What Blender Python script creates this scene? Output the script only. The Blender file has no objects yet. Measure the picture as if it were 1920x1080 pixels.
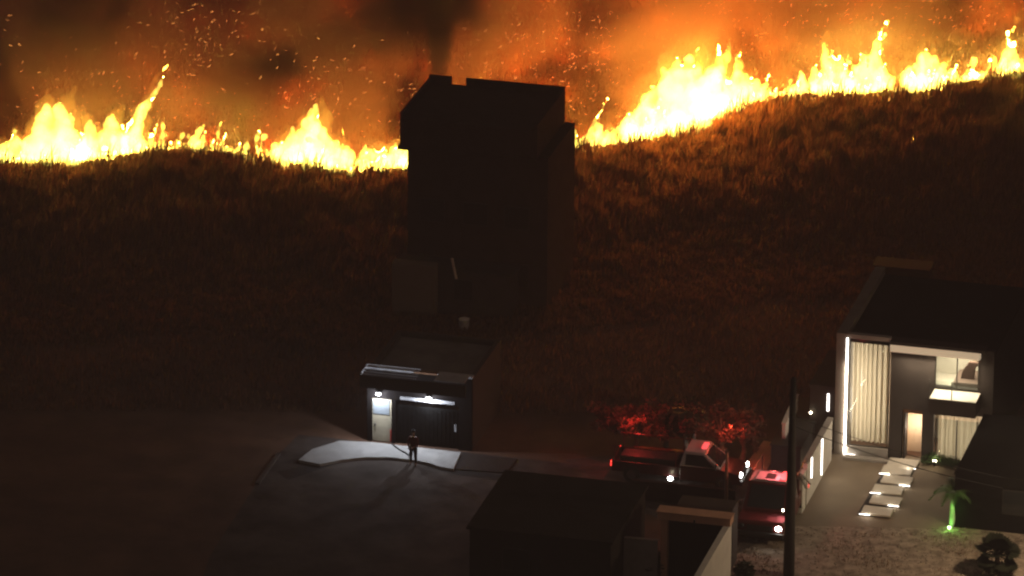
import bpy, bmesh, math, random
import numpy as np
from mathutils import Vector, Matrix
random.seed(7); rng = np.random.default_rng(7)
sc = bpy.context.scene
R = math.radians

# ---------------------------------------------------------------- camera, world, exposure
CAM_H, PITCH, ROLL, HFOV = 116.0, R(21.0), R(0.4), R(9.0)
F = 960 / math.tan(HFOV / 2)
RT = np.array([1.0, 0, 0]); UPV = np.array([0, math.sin(PITCH), math.cos(PITCH)]); FW = np.array([0, math.cos(PITCH), -math.sin(PITCH)])
cd = bpy.data.cameras.new('camera'); cam = bpy.data.objects.new('camera', cd)
sc.collection.objects.link(cam); sc.camera = cam
cd.sensor_width = 36; cd.angle = HFOV; cd.clip_start = 1.0; cd.clip_end = 3000
rc = RT * math.cos(ROLL) + UPV * math.sin(ROLL); uc = UPV * math.cos(ROLL) - RT * math.sin(ROLL)
cam.matrix_world = Matrix(((rc[0], uc[0], -FW[0], 0), (rc[1], uc[1], -FW[1], 0), (rc[2], uc[2], -FW[2], CAM_H), (0, 0, 0, 1)))

w = bpy.data.worlds.new('World'); sc.world = w; w.use_nodes = True
bg = w.node_tree.nodes['Background']
bg.inputs['Color'].default_value = (1.0, 0.74, 0.60, 1); bg.inputs['Strength'].default_value = 0.055   # smoke-browned night sky
sc.view_settings.view_transform = 'Standard'; sc.view_settings.look = 'None'
sc.view_settings.exposure = 0; sc.view_settings.gamma = 1
sc.cycles.pixel_filter_type = 'BLACKMAN_HARRIS'; sc.cycles.filter_width = 2.2     # soft long-lens video frame
sc.cycles.use_denoising = True
sc.cycles.max_bounces = 5; sc.cycles.diffuse_bounces = 2; sc.cycles.glossy_bounces = 2
sc.cycles.transparent_max_bounces = 12; sc.cycles.volume_bounces = 0
sc.cycles.sample_clamp_indirect = 3.0
sc.cycles.volume_max_steps = 256

# ---------------------------------------------------------------- measuring helpers (lens -> place)
def ray(px, py):
    X, Y = px - 960, py - 540
    X, Y = X * math.cos(ROLL) + Y * math.sin(ROLL), -X * math.sin(ROLL) + Y * math.cos(ROLL)
    d = FW * F + RT * X - UPV * Y
    return d / np.linalg.norm(d)
def G(px, py, z=0.0):
    d = ray(px, py); t = (z - CAM_H) / d[2]
    return np.array([0, 0, CAM_H]) + d * t
def sstep(a, b, v):
    t = np.clip((v - a) / (b - a), 0, 1); return t * t * (3 - 2 * t)
def terr(x, y):
    x = np.asarray(x, float); y = np.asarray(y, float)
    foot = 307 + 1.2 * np.sin(x * .13 + 1) - 2.5 * sstep(4, 20, x)
    s = y - foot
    z = .5 * (np.sqrt(s * s + 9) + s) * (.17 + .035 * sstep(6, 26, x)) * sstep(-16, -8, s)
    near = sstep(-3, 5, s)
    z = z + near * (.07 * np.sin(x * .61 + y * .2) + .05 * np.sin(x * 1.3 - y * .9 + 2) + .03 * np.sin(y * 1.1 + x * .3))
    z = z * (1 - .55 * sstep(360, 470, y))
    return z
def hit(px, py):
    d = ray(px, py); o = np.array([0, 0, CAM_H]); t0 = (6 - CAM_H) / d[2] * .9
    t = np.linspace(t0, t0 * 1.5, 4000); p = o + np.outer(t, d)
    k = np.argmax(p[:, 2] <= terr(p[:, 0], p[:, 1]))
    return p[k]
AG = R(14.3)                                   # the street grid's turn
class Fr:                                      # a frame standing on the grid
    def __init__(s, px, py, z=0, rot=-AG):
        s.o = G(px, py, z); s.r = rot
        s.u = np.array([math.cos(rot), math.sin(rot), 0]); s.n = np.array([-math.sin(rot), math.cos(rot), 0])
    def loc(s, P):
        q = P - s.o; return q @ s.u, q @ s.n, q[2]
    def face(s, px, py, d=0):                  # local x, z on the upright plane y=d
        dr = ray(px, py); o = np.array([0, 0, CAM_H])
        t = ((s.o + s.n * d - o) @ s.n) / (dr @ s.n); x, y, z = s.loc(o + dr * t); return x, z
    def top(s, px, py, z=0):                   # local x, y on the level plane z
        x, y, _ = s.loc(G(px, py, z + s.o[2])); return x, y

# ---------------------------------------------------------------- materials
def mat(name, col, rough=.8, var=.25, scale=3.0, bump=0.0, metal=0.0, spec=.25, trans=0.0, col2=None):
    m = bpy.data.materials.new(name); m.use_nodes = True; nt = m.node_tree; N = nt.nodes; L = nt.links
    b = N['Principled BSDF']; b.inputs['Roughness'].default_value = rough; b.inputs['Metallic'].default_value = metal
    b.inputs['Specular IOR Level'].default_value = spec
    tc = N.new('ShaderNodeTexCoord'); no = N.new('ShaderNodeTexNoise'); no.inputs['Scale'].default_value = scale
    no.inputs['Detail'].default_value = 6; no.inputs['Roughness'].default_value = .65
    L.new(tc.outputs['Object'], no.inputs['Vector'])
    mx = N.new('ShaderNodeMix'); mx.data_type = 'RGBA'
    c2 = col2 or tuple(c * (1 - var) for c in col); c1 = tuple(min(1, c * (1 + var * .6)) for c in col)
    ra = N.new('ShaderNodeValToRGB'); ra.color_ramp.elements[0].position = .36; ra.color_ramp.elements[1].position = .64
    L.new(no.outputs['Fac'], ra.inputs['Fac']); L.new(ra.outputs['Color'], mx.inputs[0])
    mx.inputs[6].default_value = (*c2, 1); mx.inputs[7].default_value = (*c1, 1)
    L.new(mx.outputs[2], b.inputs['Base Color'])
    if bump:
        bp = N.new('ShaderNodeBump'); bp.inputs['Strength'].default_value = bump; bp.inputs['Distance'].default_value = .05
        L.new(no.outputs['Fac'], bp.inputs['Height']); L.new(bp.outputs['Normal'], b.inputs['Normal'])
    if trans:
        tr = N.new('ShaderNodeBsdfTranslucent'); ms = N.new('ShaderNodeMixShader'); ms.inputs[0].default_value = trans
        L.new(mx.outputs[2], tr.inputs['Color']); L.new(b.outputs[0], ms.inputs[1]); L.new(tr.outputs[0], ms.inputs[2])
        L.new(ms.outputs[0], N['Material Output'].inputs['Surface'])
    return m
def emit(name, col, st):
    m = bpy.data.materials.new(name); m.use_nodes = True; N = m.node_tree.nodes
    b = N['Principled BSDF']; b.inputs['Base Color'].default_value = (*[c * .8 for c in col], 1)
    b.inputs['Emission Color'].default_value = (*col, 1); b.inputs['Emission Strength'].default_value = st
    return m
def glass(name, tint=(.85, .9, .9), gl=.12):
    m = bpy.data.materials.new(name); m.use_nodes = True; nt = m.node_tree; N = nt.nodes
    N.remove(N['Principled BSDF'])
    t = N.new('ShaderNodeBsdfTransparent'); t.inputs[0].default_value = (*tint, 1)
    g = N.new('ShaderNodeBsdfGlossy'); g.inputs['Roughness'].default_value = .03
    ms = N.new('ShaderNodeMixShader'); ms.inputs[0].default_value = gl
    nt.links.new(t.outputs[0], ms.inputs[1]); nt.links.new(g.outputs[0], ms.inputs[2])
    nt.links.new(ms.outputs[0], N['Material Output'].inputs['Surface'])
    return m
M = dict(
    soil=mat('soil', (.13, .072, .046), .95, .45, .35, .6, col2=(.08, .045, .03)),
    asphalt=mat('asphalt', (.095, .08, .072), .95, .5, .55, .6, spec=.1),
    apron=mat('pale_concrete', (.44, .44, .43), .85, .16, 1.5, .2),
    drive=mat('driveway_paving', (.20, .155, .11), .8, .12, .9, .2),
    gravel=mat('gravel_street', (.30, .24, .19), .95, .45, 2.2, 1.0, col2=(.13, .10, .075)),
    stone=mat('stone', (.24, .20, .165), .9, .3, 3, .3),
    slab=mat('stepping_slab', (.55, .5, .42), .7, .1, 2, .1),
    bed=mat('dark_gravel_and_shade', (.035, .03, .028), .95, .4, 12, .8),
    wht=mat('white_render', (.66, .62, .56), .85, .1, 1.5, .1),
    grey=mat('grey_render', (.34, .31, .28), .85, .16, 1.2, .15),
    dgrey=mat('dark_render', (.05, .042, .038), .8, .2, 1.2, .15),
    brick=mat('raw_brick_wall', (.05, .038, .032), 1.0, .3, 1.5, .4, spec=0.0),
    roofd=mat('dark_roof', (.045, .042, .038), .9, .3, 1.0, .3),
    tan=mat('tan_plaster', (.68, .38, .25), .9, .16, 1.3, .2),
    metal=mat('dark_metal', (.05, .048, .045), .5, .2, 4, metal=.4),
    galv=mat('galvanised_sheet', (.42, .43, .45), .5, .2, 2, .1, metal=.3),
    conc=mat('concrete_pole', (.05, .044, .04), .9, .2, 2, .2),
    curtain=mat('curtain', (.80, .72, .60), .9, .05, 2, trans=.75),
    wood=mat('wood', (.20, .10, .05), .7, .3, 4),
    doorc=mat('entrance_plaster', (.80, .60, .42), .8, .06, 2),
    bedc=mat('bed_cover', (.16, .115, .10), .9, .2, 4), pil=mat('pillow', (.10, .06, .05), .9, .2, 4),
    rug=mat('patterned_panel', (.60, .48, .38), .9, .35, 6),
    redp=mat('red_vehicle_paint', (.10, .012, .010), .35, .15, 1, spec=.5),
    greyp=mat('pale_vehicle_paint', (.30, .29, .28), .35, .1, 1, spec=.5),
    blk=mat('rubber', (.02, .02, .02), .9, .2, 4), wind=mat('vehicle_glass', (.02, .022, .024), .08, .1, 1, spec=.6),
    chrome=mat('steel', (.5, .5, .5), .25, .1, 2, metal=1.0),
    trunk=mat('trunk_bark', (.26, .19, .13), .95, .3, 6, .6), palmt=mat('smooth_palm_trunk', (.42, .42, .36), .8, .2, 5, .3),
    leaf=mat('leaf', (.08, .14, .05), .6, .4, 3, trans=.3), leafd=mat('dark_leaf', (.035, .045, .025), .6, .4, 3, trans=.2),
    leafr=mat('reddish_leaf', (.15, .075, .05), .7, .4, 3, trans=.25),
    gatem=mat('gate_sheet', (.006, .006, .006), 1.0, .2, 3, .1, spec=0.0),
    panelw=mat('frosted_panel', (.20, .23, .255), .5, .1, 8), panelb=mat('beige_panel', (.42, .38, .28), .6, .12, 3),
    cloth=mat('dark_red_cloth', (.10, .015, .012), .9, .3, 12), cloth2=mat('dark_trousers', (.03, .03, .035), .9, .3, 12),
    skin=mat('skin', (.32, .19, .13), .6, .1, 10), hose=mat('hose', (.03, .03, .03), .7, .2, 8),
    glass=glass('window_glass', gl=.03), rail=glass('rail_glass', (.9, .93, .92), .04),
    led=emit('led_strip', (1, .93, .84), 6), fascia_glow=emit('glowing_fascia', (1, .80, .54), .42), lampw=emit('white_lamp', (.93, .97, 1), 40),
    lampy=emit('warm_lamp', (1, .86, .6), 25), lampg=emit('green_lamp', (.45, 1, .3), 12), red=emit('red_lamp', (1, .04, .03), 3.5),
    redb=emit('red_beacon', (1, .10, .10), 1.6), head=emit('headlight', (1, .97, .92), 30),
)
# ---------------------------------------------------------------- mesh helpers
COL = sc.collection
class MB:
    def __init__(s): s.v = []; s.f = []
    def add(s, vs, fs):
        k = len(s.v); s.v += [tuple(map(float, v)) for v in vs]; s.f += [tuple(i + k for i in f) for f in fs]; return s
    def box(s, x0, x1, y0, y1, z0, z1):
        return s.add([(x0, y0, z0), (x1, y0, z0), (x1, y1, z0), (x0, y1, z0), (x0, y0, z1), (x1, y0, z1), (x1, y1, z1), (x0, y1, z1)],
                     [(0, 3, 2, 1), (4, 5, 6, 7), (0, 1, 5, 4), (1, 2, 6, 5), (2, 3, 7, 6), (3, 0, 4, 7)])
    def prism(s, poly, z0, z1):                # level outline, upright extrusion
        a = sum(poly[i][0] * poly[(i + 1) % len(poly)][1] - poly[(i + 1) % len(poly)][0] * poly[i][1] for i in range(len(poly)))
        if a < 0: poly = poly[::-1]
        n = len(poly)
        return s.add([(x, y, z0) for x, y in poly] + [(x, y, z1) for x, y in poly],
                     [tuple(range(n - 1, -1, -1)), tuple(range(n, 2 * n))] + [(i, (i + 1) % n, n + (i + 1) % n, n + i) for i in range(n)])
    def profile(s, poly, x0, x1):              # (y,z) outline extruded along x
        n = len(poly)
        return s.add([(x0, y, z) for y, z in poly] + [(x1, y, z) for y, z in poly],
                     [tuple(range(n)), tuple(range(2 * n - 1, n - 1, -1))] + [(i, n + i, n + (i + 1) % n, (i + 1) % n) for i in range(n)])
    def tube(s, pts, rad, n=8, flat=1.0):
        pts = [np.array(p, float) for p in pts]
        if not hasattr(rad, '__len__'): rad = [rad] * len(pts)
        vs = []
        for i, p in enumerate(pts):
            d = pts[min(i + 1, len(pts) - 1)] - pts[max(i - 1, 0)]; d /= (np.linalg.norm(d) + 1e-9)
            a = np.cross(d, [0, 1, 0]) if abs(d[1]) < .9 else np.cross(d, [1, 0, 0]); a /= np.linalg.norm(a); b = np.cross(d, a)
            for k in range(n):
                t = 2 * math.pi * k / n; vs.append(p + rad[i] * (a * math.cos(t) + b * flat * math.sin(t)))
        fs = [(i * n + k, i * n + (k + 1) % n, (i + 1) * n + (k + 1) % n, (i + 1) * n + k) for i in range(len(pts) - 1) for k in range(n)]
        fs += [tuple(range(n - 1, -1, -1)), tuple(range((len(pts) - 1) * n, len(pts) * n))]
        return s.add(vs, fs)
    def ball(s, c, r, n=10, sx=1, sy=1, sz=1):
        vs = []; fs = []; m = n // 2
        for i in range(m + 1):
            ph = math.pi * (i + .001) / (m + .002)
            for k in range(n):
                t = 2 * math.pi * k / n
                vs.append((c[0] + r * sx * math.sin(ph) * math.cos(t), c[1] + r * sy * math.sin(ph) * math.sin(t), c[2] + r * sz * math.cos(ph)))
        for i in range(m):
            for k in range(n): fs.append((i * n + k, (i + 1) * n + k, (i + 1) * n + (k + 1) % n, i * n + (k + 1) % n))
        return s.add(vs, fs)
    def build(s, name, m, parent=None, bevel=0, smooth=False, loc=None):
        me = bpy.data.meshes.new(name); me.from_pydata(s.v, [], s.f)
        if m: me.materials.append(m if not isinstance(m, str) else M[m])
        o = bpy.data.objects.new(name, me); COL.objects.link(o)
        if parent: o.parent = parent
        if loc is not None: o.location = loc
        if bevel:
            b = o.modifiers.new('bevel', 'BEVEL'); b.width = bevel; b.segments = 2; b.limit_method = 'ANGLE'
        if smooth: me.polygons.foreach_set('use_smooth', [True] * len(me.polygons))
        return o
def tag(o, label=None, cat=None, group=None, kind=None):
    if label: o['label'] = label
    if cat: o['category'] = cat
    if group: o['group'] = group
    if kind: o['kind'] = kind
    return o
def thing(name, fr, label, cat, group=None):
    o = bpy.data.objects.new(name, None); COL.objects.link(o); o.empty_display_size = .3
    if isinstance(fr, Fr): o.location = fr.o; o.rotation_euler.z = fr.r
    else: o.location = fr
    return tag(o, label, cat, group)
def lamp(name, kind, loc, power, col, parent=None, size=.1, size_y=None, rot=None, spot=None, spread=None):
    l = bpy.data.lights.new(name, kind); l.energy = power; l.color = col
    if kind == 'AREA':
        l.size = size
        if size_y: l.shape = 'RECTANGLE'; l.size_y = size_y
        if spread: l.spread = spread
    else: l.shadow_soft_size = size
    if kind == 'SPOT': l.spot_size = spot or R(90); l.spot_blend = .6
    o = bpy.data.objects.new(name, l); COL.objects.link(o)
    if parent: o.parent = parent
    o.location = loc
    if rot: o.rotation_euler = rot
    return o
def wmesh(name, V, Fc, m):                     # numpy mesh, faces all of one size
    me = bpy.data.meshes.new(name); nv, nf, k = len(V), len(Fc), Fc.shape[1]
    me.vertices.add(nv); me.vertices.foreach_set('co', V.astype(np.float32).ravel())
    me.loops.add(nf * k); me.loops.foreach_set('vertex_index', Fc.astype(np.int32).ravel())
    me.polygons.add(nf); me.polygons.foreach_set('loop_start', (np.arange(nf) * k).astype(np.int32))
    me.update(calc_edges=True); me.materials.append(m if not isinstance(m, str) else M[m])
    o = bpy.data.objects.new(name, me); COL.objects.link(o); return o

# ---------------------------------------------------------------- ground
xs = np.unique(np.concatenate([np.arange(-400, -50, 14), np.arange(-50, 50, .8), np.arange(50, 401, 14)]))
ys = np.unique(np.concatenate([np.arange(-60, 292, 16), np.arange(292, 350, .6), np.arange(350, 420, 4), np.arange(420, 900, 20)]))
X, Y = np.meshgrid(xs, ys); Z = terr(X, Y)
nx, ny = len(xs), len(ys); idx = np.arange(nx * ny).reshape(ny, nx)
FQ = np.stack([idx[:-1, :-1], idx[:-1, 1:], idx[1:, 1:], idx[1:, :-1]], -1).reshape(-1, 4)
g = wmesh('ground', np.stack([X, Y, Z], -1).reshape(-1, 3), FQ, 'soil'); tag(g, kind='structure')
g.data.polygons.foreach_set('use_smooth', [True] * len(g.data.polygons))

# ---------------------------------------------------------------- the fire line on the hillside
FLP = [(-260, 318), (-100, 306), (0, 306), (60, 312), (150, 312), (230, 302), (290, 288), (350, 286), (410, 292), (470, 300), (540, 312), (600, 322),
       (650, 332), (700, 326), (765, 320), (850, 315), (960, 300), (1080, 283), (1150, 278), (1250, 257), (1300, 242), (1360, 216), (1420, 196), (1500, 186),
       (1600, 183), (1700, 178), (1800, 163), (1860, 150), (1920, 140), (2020, 124), (2160, 112)]
FLW = np.array([hit(*p) for p in FLP])
def fire_y(x): return np.interp(x, FLW[:, 0], FLW[:, 1])
def fire_at(px):                               # world point of the fire line at an across-position
    base = np.interp(px, [p[0] for p in FLP], [p[1] for p in FLP]); P = hit(px, base); return P, base
PXM = 12200 / 345.0                            # picture px per metre at the fire

def vol_flame(name, k, col=(1, .60, .085)):
    m = bpy.data.materials.new(name); m.use_nodes = True; nt = m.node_tree; N = nt.nodes
    N.remove(N['Principled BSDF'])
    e = N.new('ShaderNodeEmission'); e.inputs['Color'].default_value = (*col, 1); e.inputs['Strength'].default_value = k
    nt.links.new(e.outputs[0], N['Material Output'].inputs['Volume']); return m
MF = vol_flame('flame', 6.2, (1, .86, .13)); MFW = vol_flame('flame_edge', .75, (1, .52, .05)); MFB = vol_flame('thin_flame', 4.0, (1, .66, .08))

def tongue(mb, P, h, dx, wd, flat=.6, wob=.12, seed=None, base_drop=.1, n=12):
    r = random.Random(seed if seed is not None else random.random()); ph = r.uniform(0, 6); ph2 = r.uniform(0, 6)
    pts = []; rad = []; dy = r.uniform(-.2, .2)
    for i in range(n):
        t = i / (n - 1); s = min(wob * h * .35, .35)
        pts.append((P[0] + dx * t ** 1.5 + s * t * math.sin(ph + 5 * t), P[1] + dy * t + s * .6 * t * math.sin(ph2 + 6 * t), P[2] - base_drop + (h + base_drop) * t))
        rad.append(max(.05, wd * 1.25 * (1 - t) ** .6 * (1 + .28 * math.sin(ph2 + 9 * t) * (1 - t)) * (.75 + .5 * min(1, t * 4)) ))
    mb.tube(pts, rad, 8, flat)
def finish_flame(mb, name, m, vox):
    o = mb.build(name, m)
    rm = o.modifiers.new('union', 'REMESH'); rm.mode = 'VOXEL'; rm.voxel_size = vox
    tx = bpy.data.textures.new('lick', 'CLOUDS'); tx.noise_scale = .5; tx.noise_depth = 2
    dp = o.modifiers.new('lick', 'DISPLACE'); dp.texture = tx; dp.texture_coords = 'GLOBAL'; dp.strength = .34; dp.mid_level = .5
    tx3 = bpy.data.textures.new('billow', 'CLOUDS'); tx3.noise_scale = 1.0; tx3.noise_depth = 1
    dp = o.modifiers.new('billow', 'DISPLACE'); dp.texture = tx3; dp.texture_coords = 'GLOBAL'; dp.strength = .4; dp.mid_level = .48
    tx2 = bpy.data.textures.new('lick_fine', 'CLOUDS'); tx2.noise_scale = .12; tx2.noise_depth = 2
    dp = o.modifiers.new('lick_fine', 'DISPLACE'); dp.texture = tx2; dp.texture_coords = 'GLOBAL'; dp.strength = .08; dp.mid_level = .48
    return o
# each tall flame: label, tongues (base px, tip px, tip y, half width m)
FLAMES = [
    ('broad white flame with a ragged flat top at the far left of the fire line', [(75, 78, 222, .7), (95, 92, 200, .6), (112, 118, 192, .55), (128, 135, 212, .6), (88, 66, 235, .4), (145, 150, 250, .6), (60, 58, 262, .5), (30, 26, 250, .35), (10, 14, 262, .4)]),
    ('second flame from the left, of middling height between the broad one and the curling one', [(170, 168, 232, .5), (160, 158, 250, .5), (205, 214, 216, .55), (220, 228, 235, .5), (190, 192, 250, .6), (182, 176, 258, .5)]),
    ('tall thin flame tongue curling to the right high above the fire line', [(240, 268, 205, .45), (243, 302, 150, .22), (252, 262, 240, .45), (262, 272, 262, .4)]),
    ('pointed flame with a rounded knob on top, left of the dark tall building', [(560, 588, 206, .55), (575, 592, 204, .38), (590, 596, 225, .6), (600, 612, 245, .6), (615, 632, 262, .5), (545, 548, 240, .45), (530, 528, 262, .4), (570, 570, 250, .7), (640, 655, 280, .4)]),
    ('low broad flame touching the left side of the dark tall building', [(700, 704, 282, .5), (715, 722, 276, .5), (735, 742, 273, .5), (752, 758, 272, .5), (768, 776, 276, .5), (685, 690, 290, .4)]),
    ('largest flame of all, a wide white mass right of the dark tall building', [(1200, 1196, 200, .4), (1225, 1222, 165, .55), (1245, 1243, 130, .65), (1262, 1262, 112, .7), (1285, 1285, 108, .7), (1305, 1310, 118, .75), (1325, 1330, 125, .75), (1345, 1352, 128, .7), (1370, 1378, 132, .7), (1390, 1402, 140, .6), (1255, 1252, 150, .8), (1290, 1292, 150, .9), (1330, 1335, 155, .9), (1365, 1375, 150, .8), (1213, 1205, 185, .5), (1405, 1418, 150, .4), (1180, 1182, 215, .35)]),
    ('yellow curling flame tip rising out of the largest flame', [(1345, 1340, 88, .28), (1352, 1362, 74, .30), (1365, 1392, 92, .26), (1375, 1385, 105, .3)]),
    ('upright pointed flame with a shoulder, first spike right of the largest flame', [(1545, 1546, 80, .32), (1556, 1560, 98, .4), (1570, 1576, 108, .42), (1582, 1590, 130, .4), (1540, 1541, 125, .35)]),
    ('highest slender flame spike with its tip bent to the right, on the right slope', [(1632, 1656, 52, .24), (1638, 1646, 85, .36), (1612, 1614, 104, .42), (1625, 1628, 112, .5), (1650, 1662, 118, .45), (1604, 1602, 128, .35), (1640, 1642, 110, .6)]),
    ('blunt flame with a lumpy top, second flame from the right edge of the slope', [(1722, 1726, 104, .34), (1735, 1738, 98, .38), (1748, 1750, 108, .4), (1765, 1770, 122, .4), (1705, 1702, 126, .36), (1780, 1784, 132, .34), (1740, 1742, 118, .55)]),
    ('narrow yellow flame spike at the far right end of the fire line', [(1888, 1888, 64, .26), (1894, 1898, 84, .3), (1900, 1906, 105, .32), (1880, 1880, 112, .25)]),
]
fl_lights = []
for i, (lab, ts) in enumerate(FLAMES):
    mb = MB(); ctr = np.mean([t[0] for t in ts]); P0, b0 = fire_at(ctr)
    for j, (bx, tx, ty, wd) in enumerate(ts):
        P, b = fire_at(bx); h = (b - ty) / (PXM * .94)
        tongue(mb, P - P0 + np.array([0, random.uniform(-.1, .5), 0]), h, (tx - bx) / PXM, wd, seed=i * 50 + j)
    fr = thing('flame', P0, lab, 'flame', 'tall flames along the burning hillside')
    o = finish_flame(mb, 'flame_body', MFB if i == 6 else MF, .07); o.parent = fr
    if i != 6:
        mb = MB()
        for j, (bx, tx, ty, wd) in enumerate(ts):
            P, b = fire_at(bx); h = (b - ty) / (PXM * .94)
            tongue(mb, P - P0 + np.array([random.uniform(-.15, .15), .5, 0]), h * random.uniform(1.0, 1.28), (tx - bx) / PXM + random.uniform(0, .35) * h * .4, wd * 1.25, seed=i * 50 + j + 7, wob=.2)
        o = finish_flame(mb, 'outer_wisps', MFW, .08); o.parent = fr
# low burning fringe along the whole line
mb = MB(); px = -250
P0 = np.array([0, 318.0, 2])
while px < 2150:
    P, b = fire_at(px)
    gapf = 1.0
    if 415 < px < 455: gapf = .65
    if 1790 < px < 1850: gapf = .8
    amp = 1.0
    if 1085 < px < 1230: amp = 1.7
    if 280 < px < 405: amp = 1.1
    if 1420 < px < 1860: amp = 1.15
    h = random.choice([.35, .45, .6, .7, .9, 1.3]) * gapf * amp * (.75 + .5 * random.random())
    tongue(mb, P - P0 + np.array([0, random.uniform(-.25, .9), 0]), h, h * random.uniform(-.05, .45), random.uniform(.07, .18) * (1.4 if px > 1060 else 1), seed=int(px * 7 + 9000), flat=.8, n=8)
    px += random.uniform(3, 7)
o = finish_flame(mb, 'low_flames', MF, .07); o.location = P0
tag(o, 'continuous ragged band of low yellow and white flames burning along the grass', 'fire', kind='stuff')
# a second row of embers and small fires lying just in front of the line, among the stems
mb = MB()
for k in range(420):
    px = random.uniform(-200, 2100)
    if 755 < px < 1085: continue
    P, b = fire_at(px); s = random.random() ** 2 * .9
    tongue(mb, P - P0 + np.array([0, -.15 - s, 0]), random.uniform(.12, .4), random.uniform(-.05, .12), random.uniform(.03, .08), seed=k, base_drop=.05, n=5)
o = mb.build('spot_fires', vol_flame('spot_fire', 14, (1, .45, .07))); o.location = P0
tag(o, 'scattered tiny fires glinting among the stems under the fire line', 'fire', kind='stuff')

FIREC = (1.0, .165, .012)
for px, pw, hz in [(-180, 750, 1.2), (-60, 750, 1.2), (40, 1300, 1.8), (110, 2000, 2.3), (200, 1300, 1.8), (300, 1300, 1), (390, 900, .8), (500, 1100, .9), (575, 2400, 2), (650, 1500, 1.2),
                   (740, 2200, 1.2), (1110, 2000, 1.1), (1180, 2600, 1.3), (1245, 5200, 2.4), (1310, 6400, 2.8), (1375, 5200, 2.4), (1460, 2400, 1.2), (1560, 2600, 1.7),
                   (1640, 3000, 1.8), (1740, 2200, 1.4), (1830, 1100, 1), (1892, 1300, 1.3), (1990, 1000, 1), (2100, 1000, 1)]:
    P, b = fire_at(px)
    l = lamp('fire_light', 'POINT', (P[0], P[1] + 1.0, P[2] + .35 + hz * .38), pw * (.20 if px < 900 else .14), (1, .085, .004) if px < 900 else FIREC, size=.25); fl_lights.append(l)
    lamp('fire_light', 'POINT', (P[0] + .4, P[1] - .25, P[2] + .7 + hz * .35), pw * (.07 if px < 900 else .24 if 1150 < px < 1520 else .13), (1, .25, .03), size=.2)
er = random.Random(4)
for k in range(130):                             # added fill lamps brightening the smoke behind the line
    px = er.uniform(-160, 2080); bk = er.uniform(4, 21); P, b = fire_at(px)
    pw = np.interp(px, [-160, 300, 700, 1000, 1250, 1600, 2080], [12, 25, 48, 95, 140, 110, 60]) * er.uniform(.6, 1.4)
    x_, y_ = P[0] + bk * .2, P[1] + bk
    lamp('smoke_fill_light', 'POINT', (x_, y_, float(terr(x_, y_)) + er.uniform(.5, 1.0)), pw, (1, .085, .004) if px < 850 else FIREC, size=.15)

# ---------------------------------------------------------------- grass
def grass(name, n, xr, sfun, hfun, m, width=.045, lean=.25, clump=1.0):
    x = rng.uniform(xr[0], xr[1], n); s = sfun(n); y = fire_y(x) + s
    ok = y > 285.5; x, s, y = x[ok], s[ok], y[ok]; n = len(x)
    cx = np.round(x / clump * 2.3); cy = np.round(y / clump * 2.3)
    hz = (np.sin(cx * 12.9898 + cy * 78.233) * 43758.5453) % 1.0
    x = x + (hz - .5) * .2; z = terr(x, y) - .03
    pt_ = np.sin(x * .9 + y * .4) + np.sin(x * .37 - y * 1.1 + 2) + np.sin(x * 2.1 + y * 1.7 + 1)
    h = hfun(s, x) * (.55 + .75 * hz) * np.where(s > -2, 1.0, np.clip(.95 + .09 * pt_, .6, 1.2)) * rng.uniform(.6, 1.15, n)
    a = rng.uniform(0, 2 * np.pi, n); wv = width * rng.uniform(.6, 1.4, n)
    dx = np.cos(a) * wv; dy = np.sin(a) * wv
    lx = (rng.normal(.35, .6, n)) * lean * h; ly = rng.normal(0, .5, n) * lean * h
    B = np.stack([x, y, z], -1); P = np.zeros((n, 5, 3))
    P[:, 0] = B + np.stack([-dx, -dy, 0 * h], -1); P[:, 1] = B + np.stack([dx, dy, 0 * h], -1)
    mid = B + np.stack([lx * .35, ly * .35, h * .62], -1)
    P[:, 2] = mid + np.stack([dx * .8, dy * .8, 0 * h], -1); P[:, 3] = mid - np.stack([dx * .8, dy * .8, 0 * h], -1)
    P[:, 4] = B + np.stack([lx, ly, h], -1)
    V = P.reshape(-1, 3); k = np.arange(n) * 5
    F3 = np.concatenate([np.stack([k, k + 1, k + 2], -1), np.stack([k, k + 2, k + 3], -1), np.stack([k + 3, k + 2, k + 4], -1)])
    return wmesh(name, V, F3, m)
def grassmat(name, c1, c2, tr):
    m = bpy.data.materials.new(name); m.use_nodes = True; nt = m.node_tree; N = nt.nodes; L = nt.links
    b = N['Principled BSDF']; b.inputs['Roughness'].default_value = .8; b.inputs['Specular IOR Level'].default_value = .15
    gi = N.new('ShaderNodeNewGeometry'); mx = N.new('ShaderNodeMix'); mx.data_type = 'RGBA'
    mx.inputs[6].default_value = (*c1, 1); mx.inputs[7].default_value = (*c2, 1)
    L.new(gi.outputs['Random Per Island'], mx.inputs[0]); L.new(mx.outputs[2], b.inputs['Base Color'])
    t = N.new('ShaderNodeBsdfTranslucent'); ms = N.new('ShaderNodeMixShader'); ms.inputs[0].default_value = tr
    L.new(mx.outputs[2], t.inputs[0]); L.new(b.outputs[0], ms.inputs[1]); L.new(t.outputs[0], ms.inputs[2])
    L.new(ms.outputs[0], N['Material Output'].inputs['Surface']); return m
dry = grassmat('dry_grass', (.07, .045, .03), (.30, .17, .09), .35)
burnt = grassmat('burnt_stubble', (.02, .012, .008), (.16, .06, .026), .1)
g1 = grass('tall_dry_grass', 230000, (-36, 36), lambda n: -.15 - 21 * rng.random(n) ** 1.7, lambda s, x: (.85 + .08 * np.sin(x * .5)) * (1 - .6 * sstep(6, 17, -s)) * (.5 + .5 * sstep(.3, 2.2, -s)), dry, width=.03)
tag(g1, 'tall dry grass covering the slope below the fire line', 'grass', kind='stuff')
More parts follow.
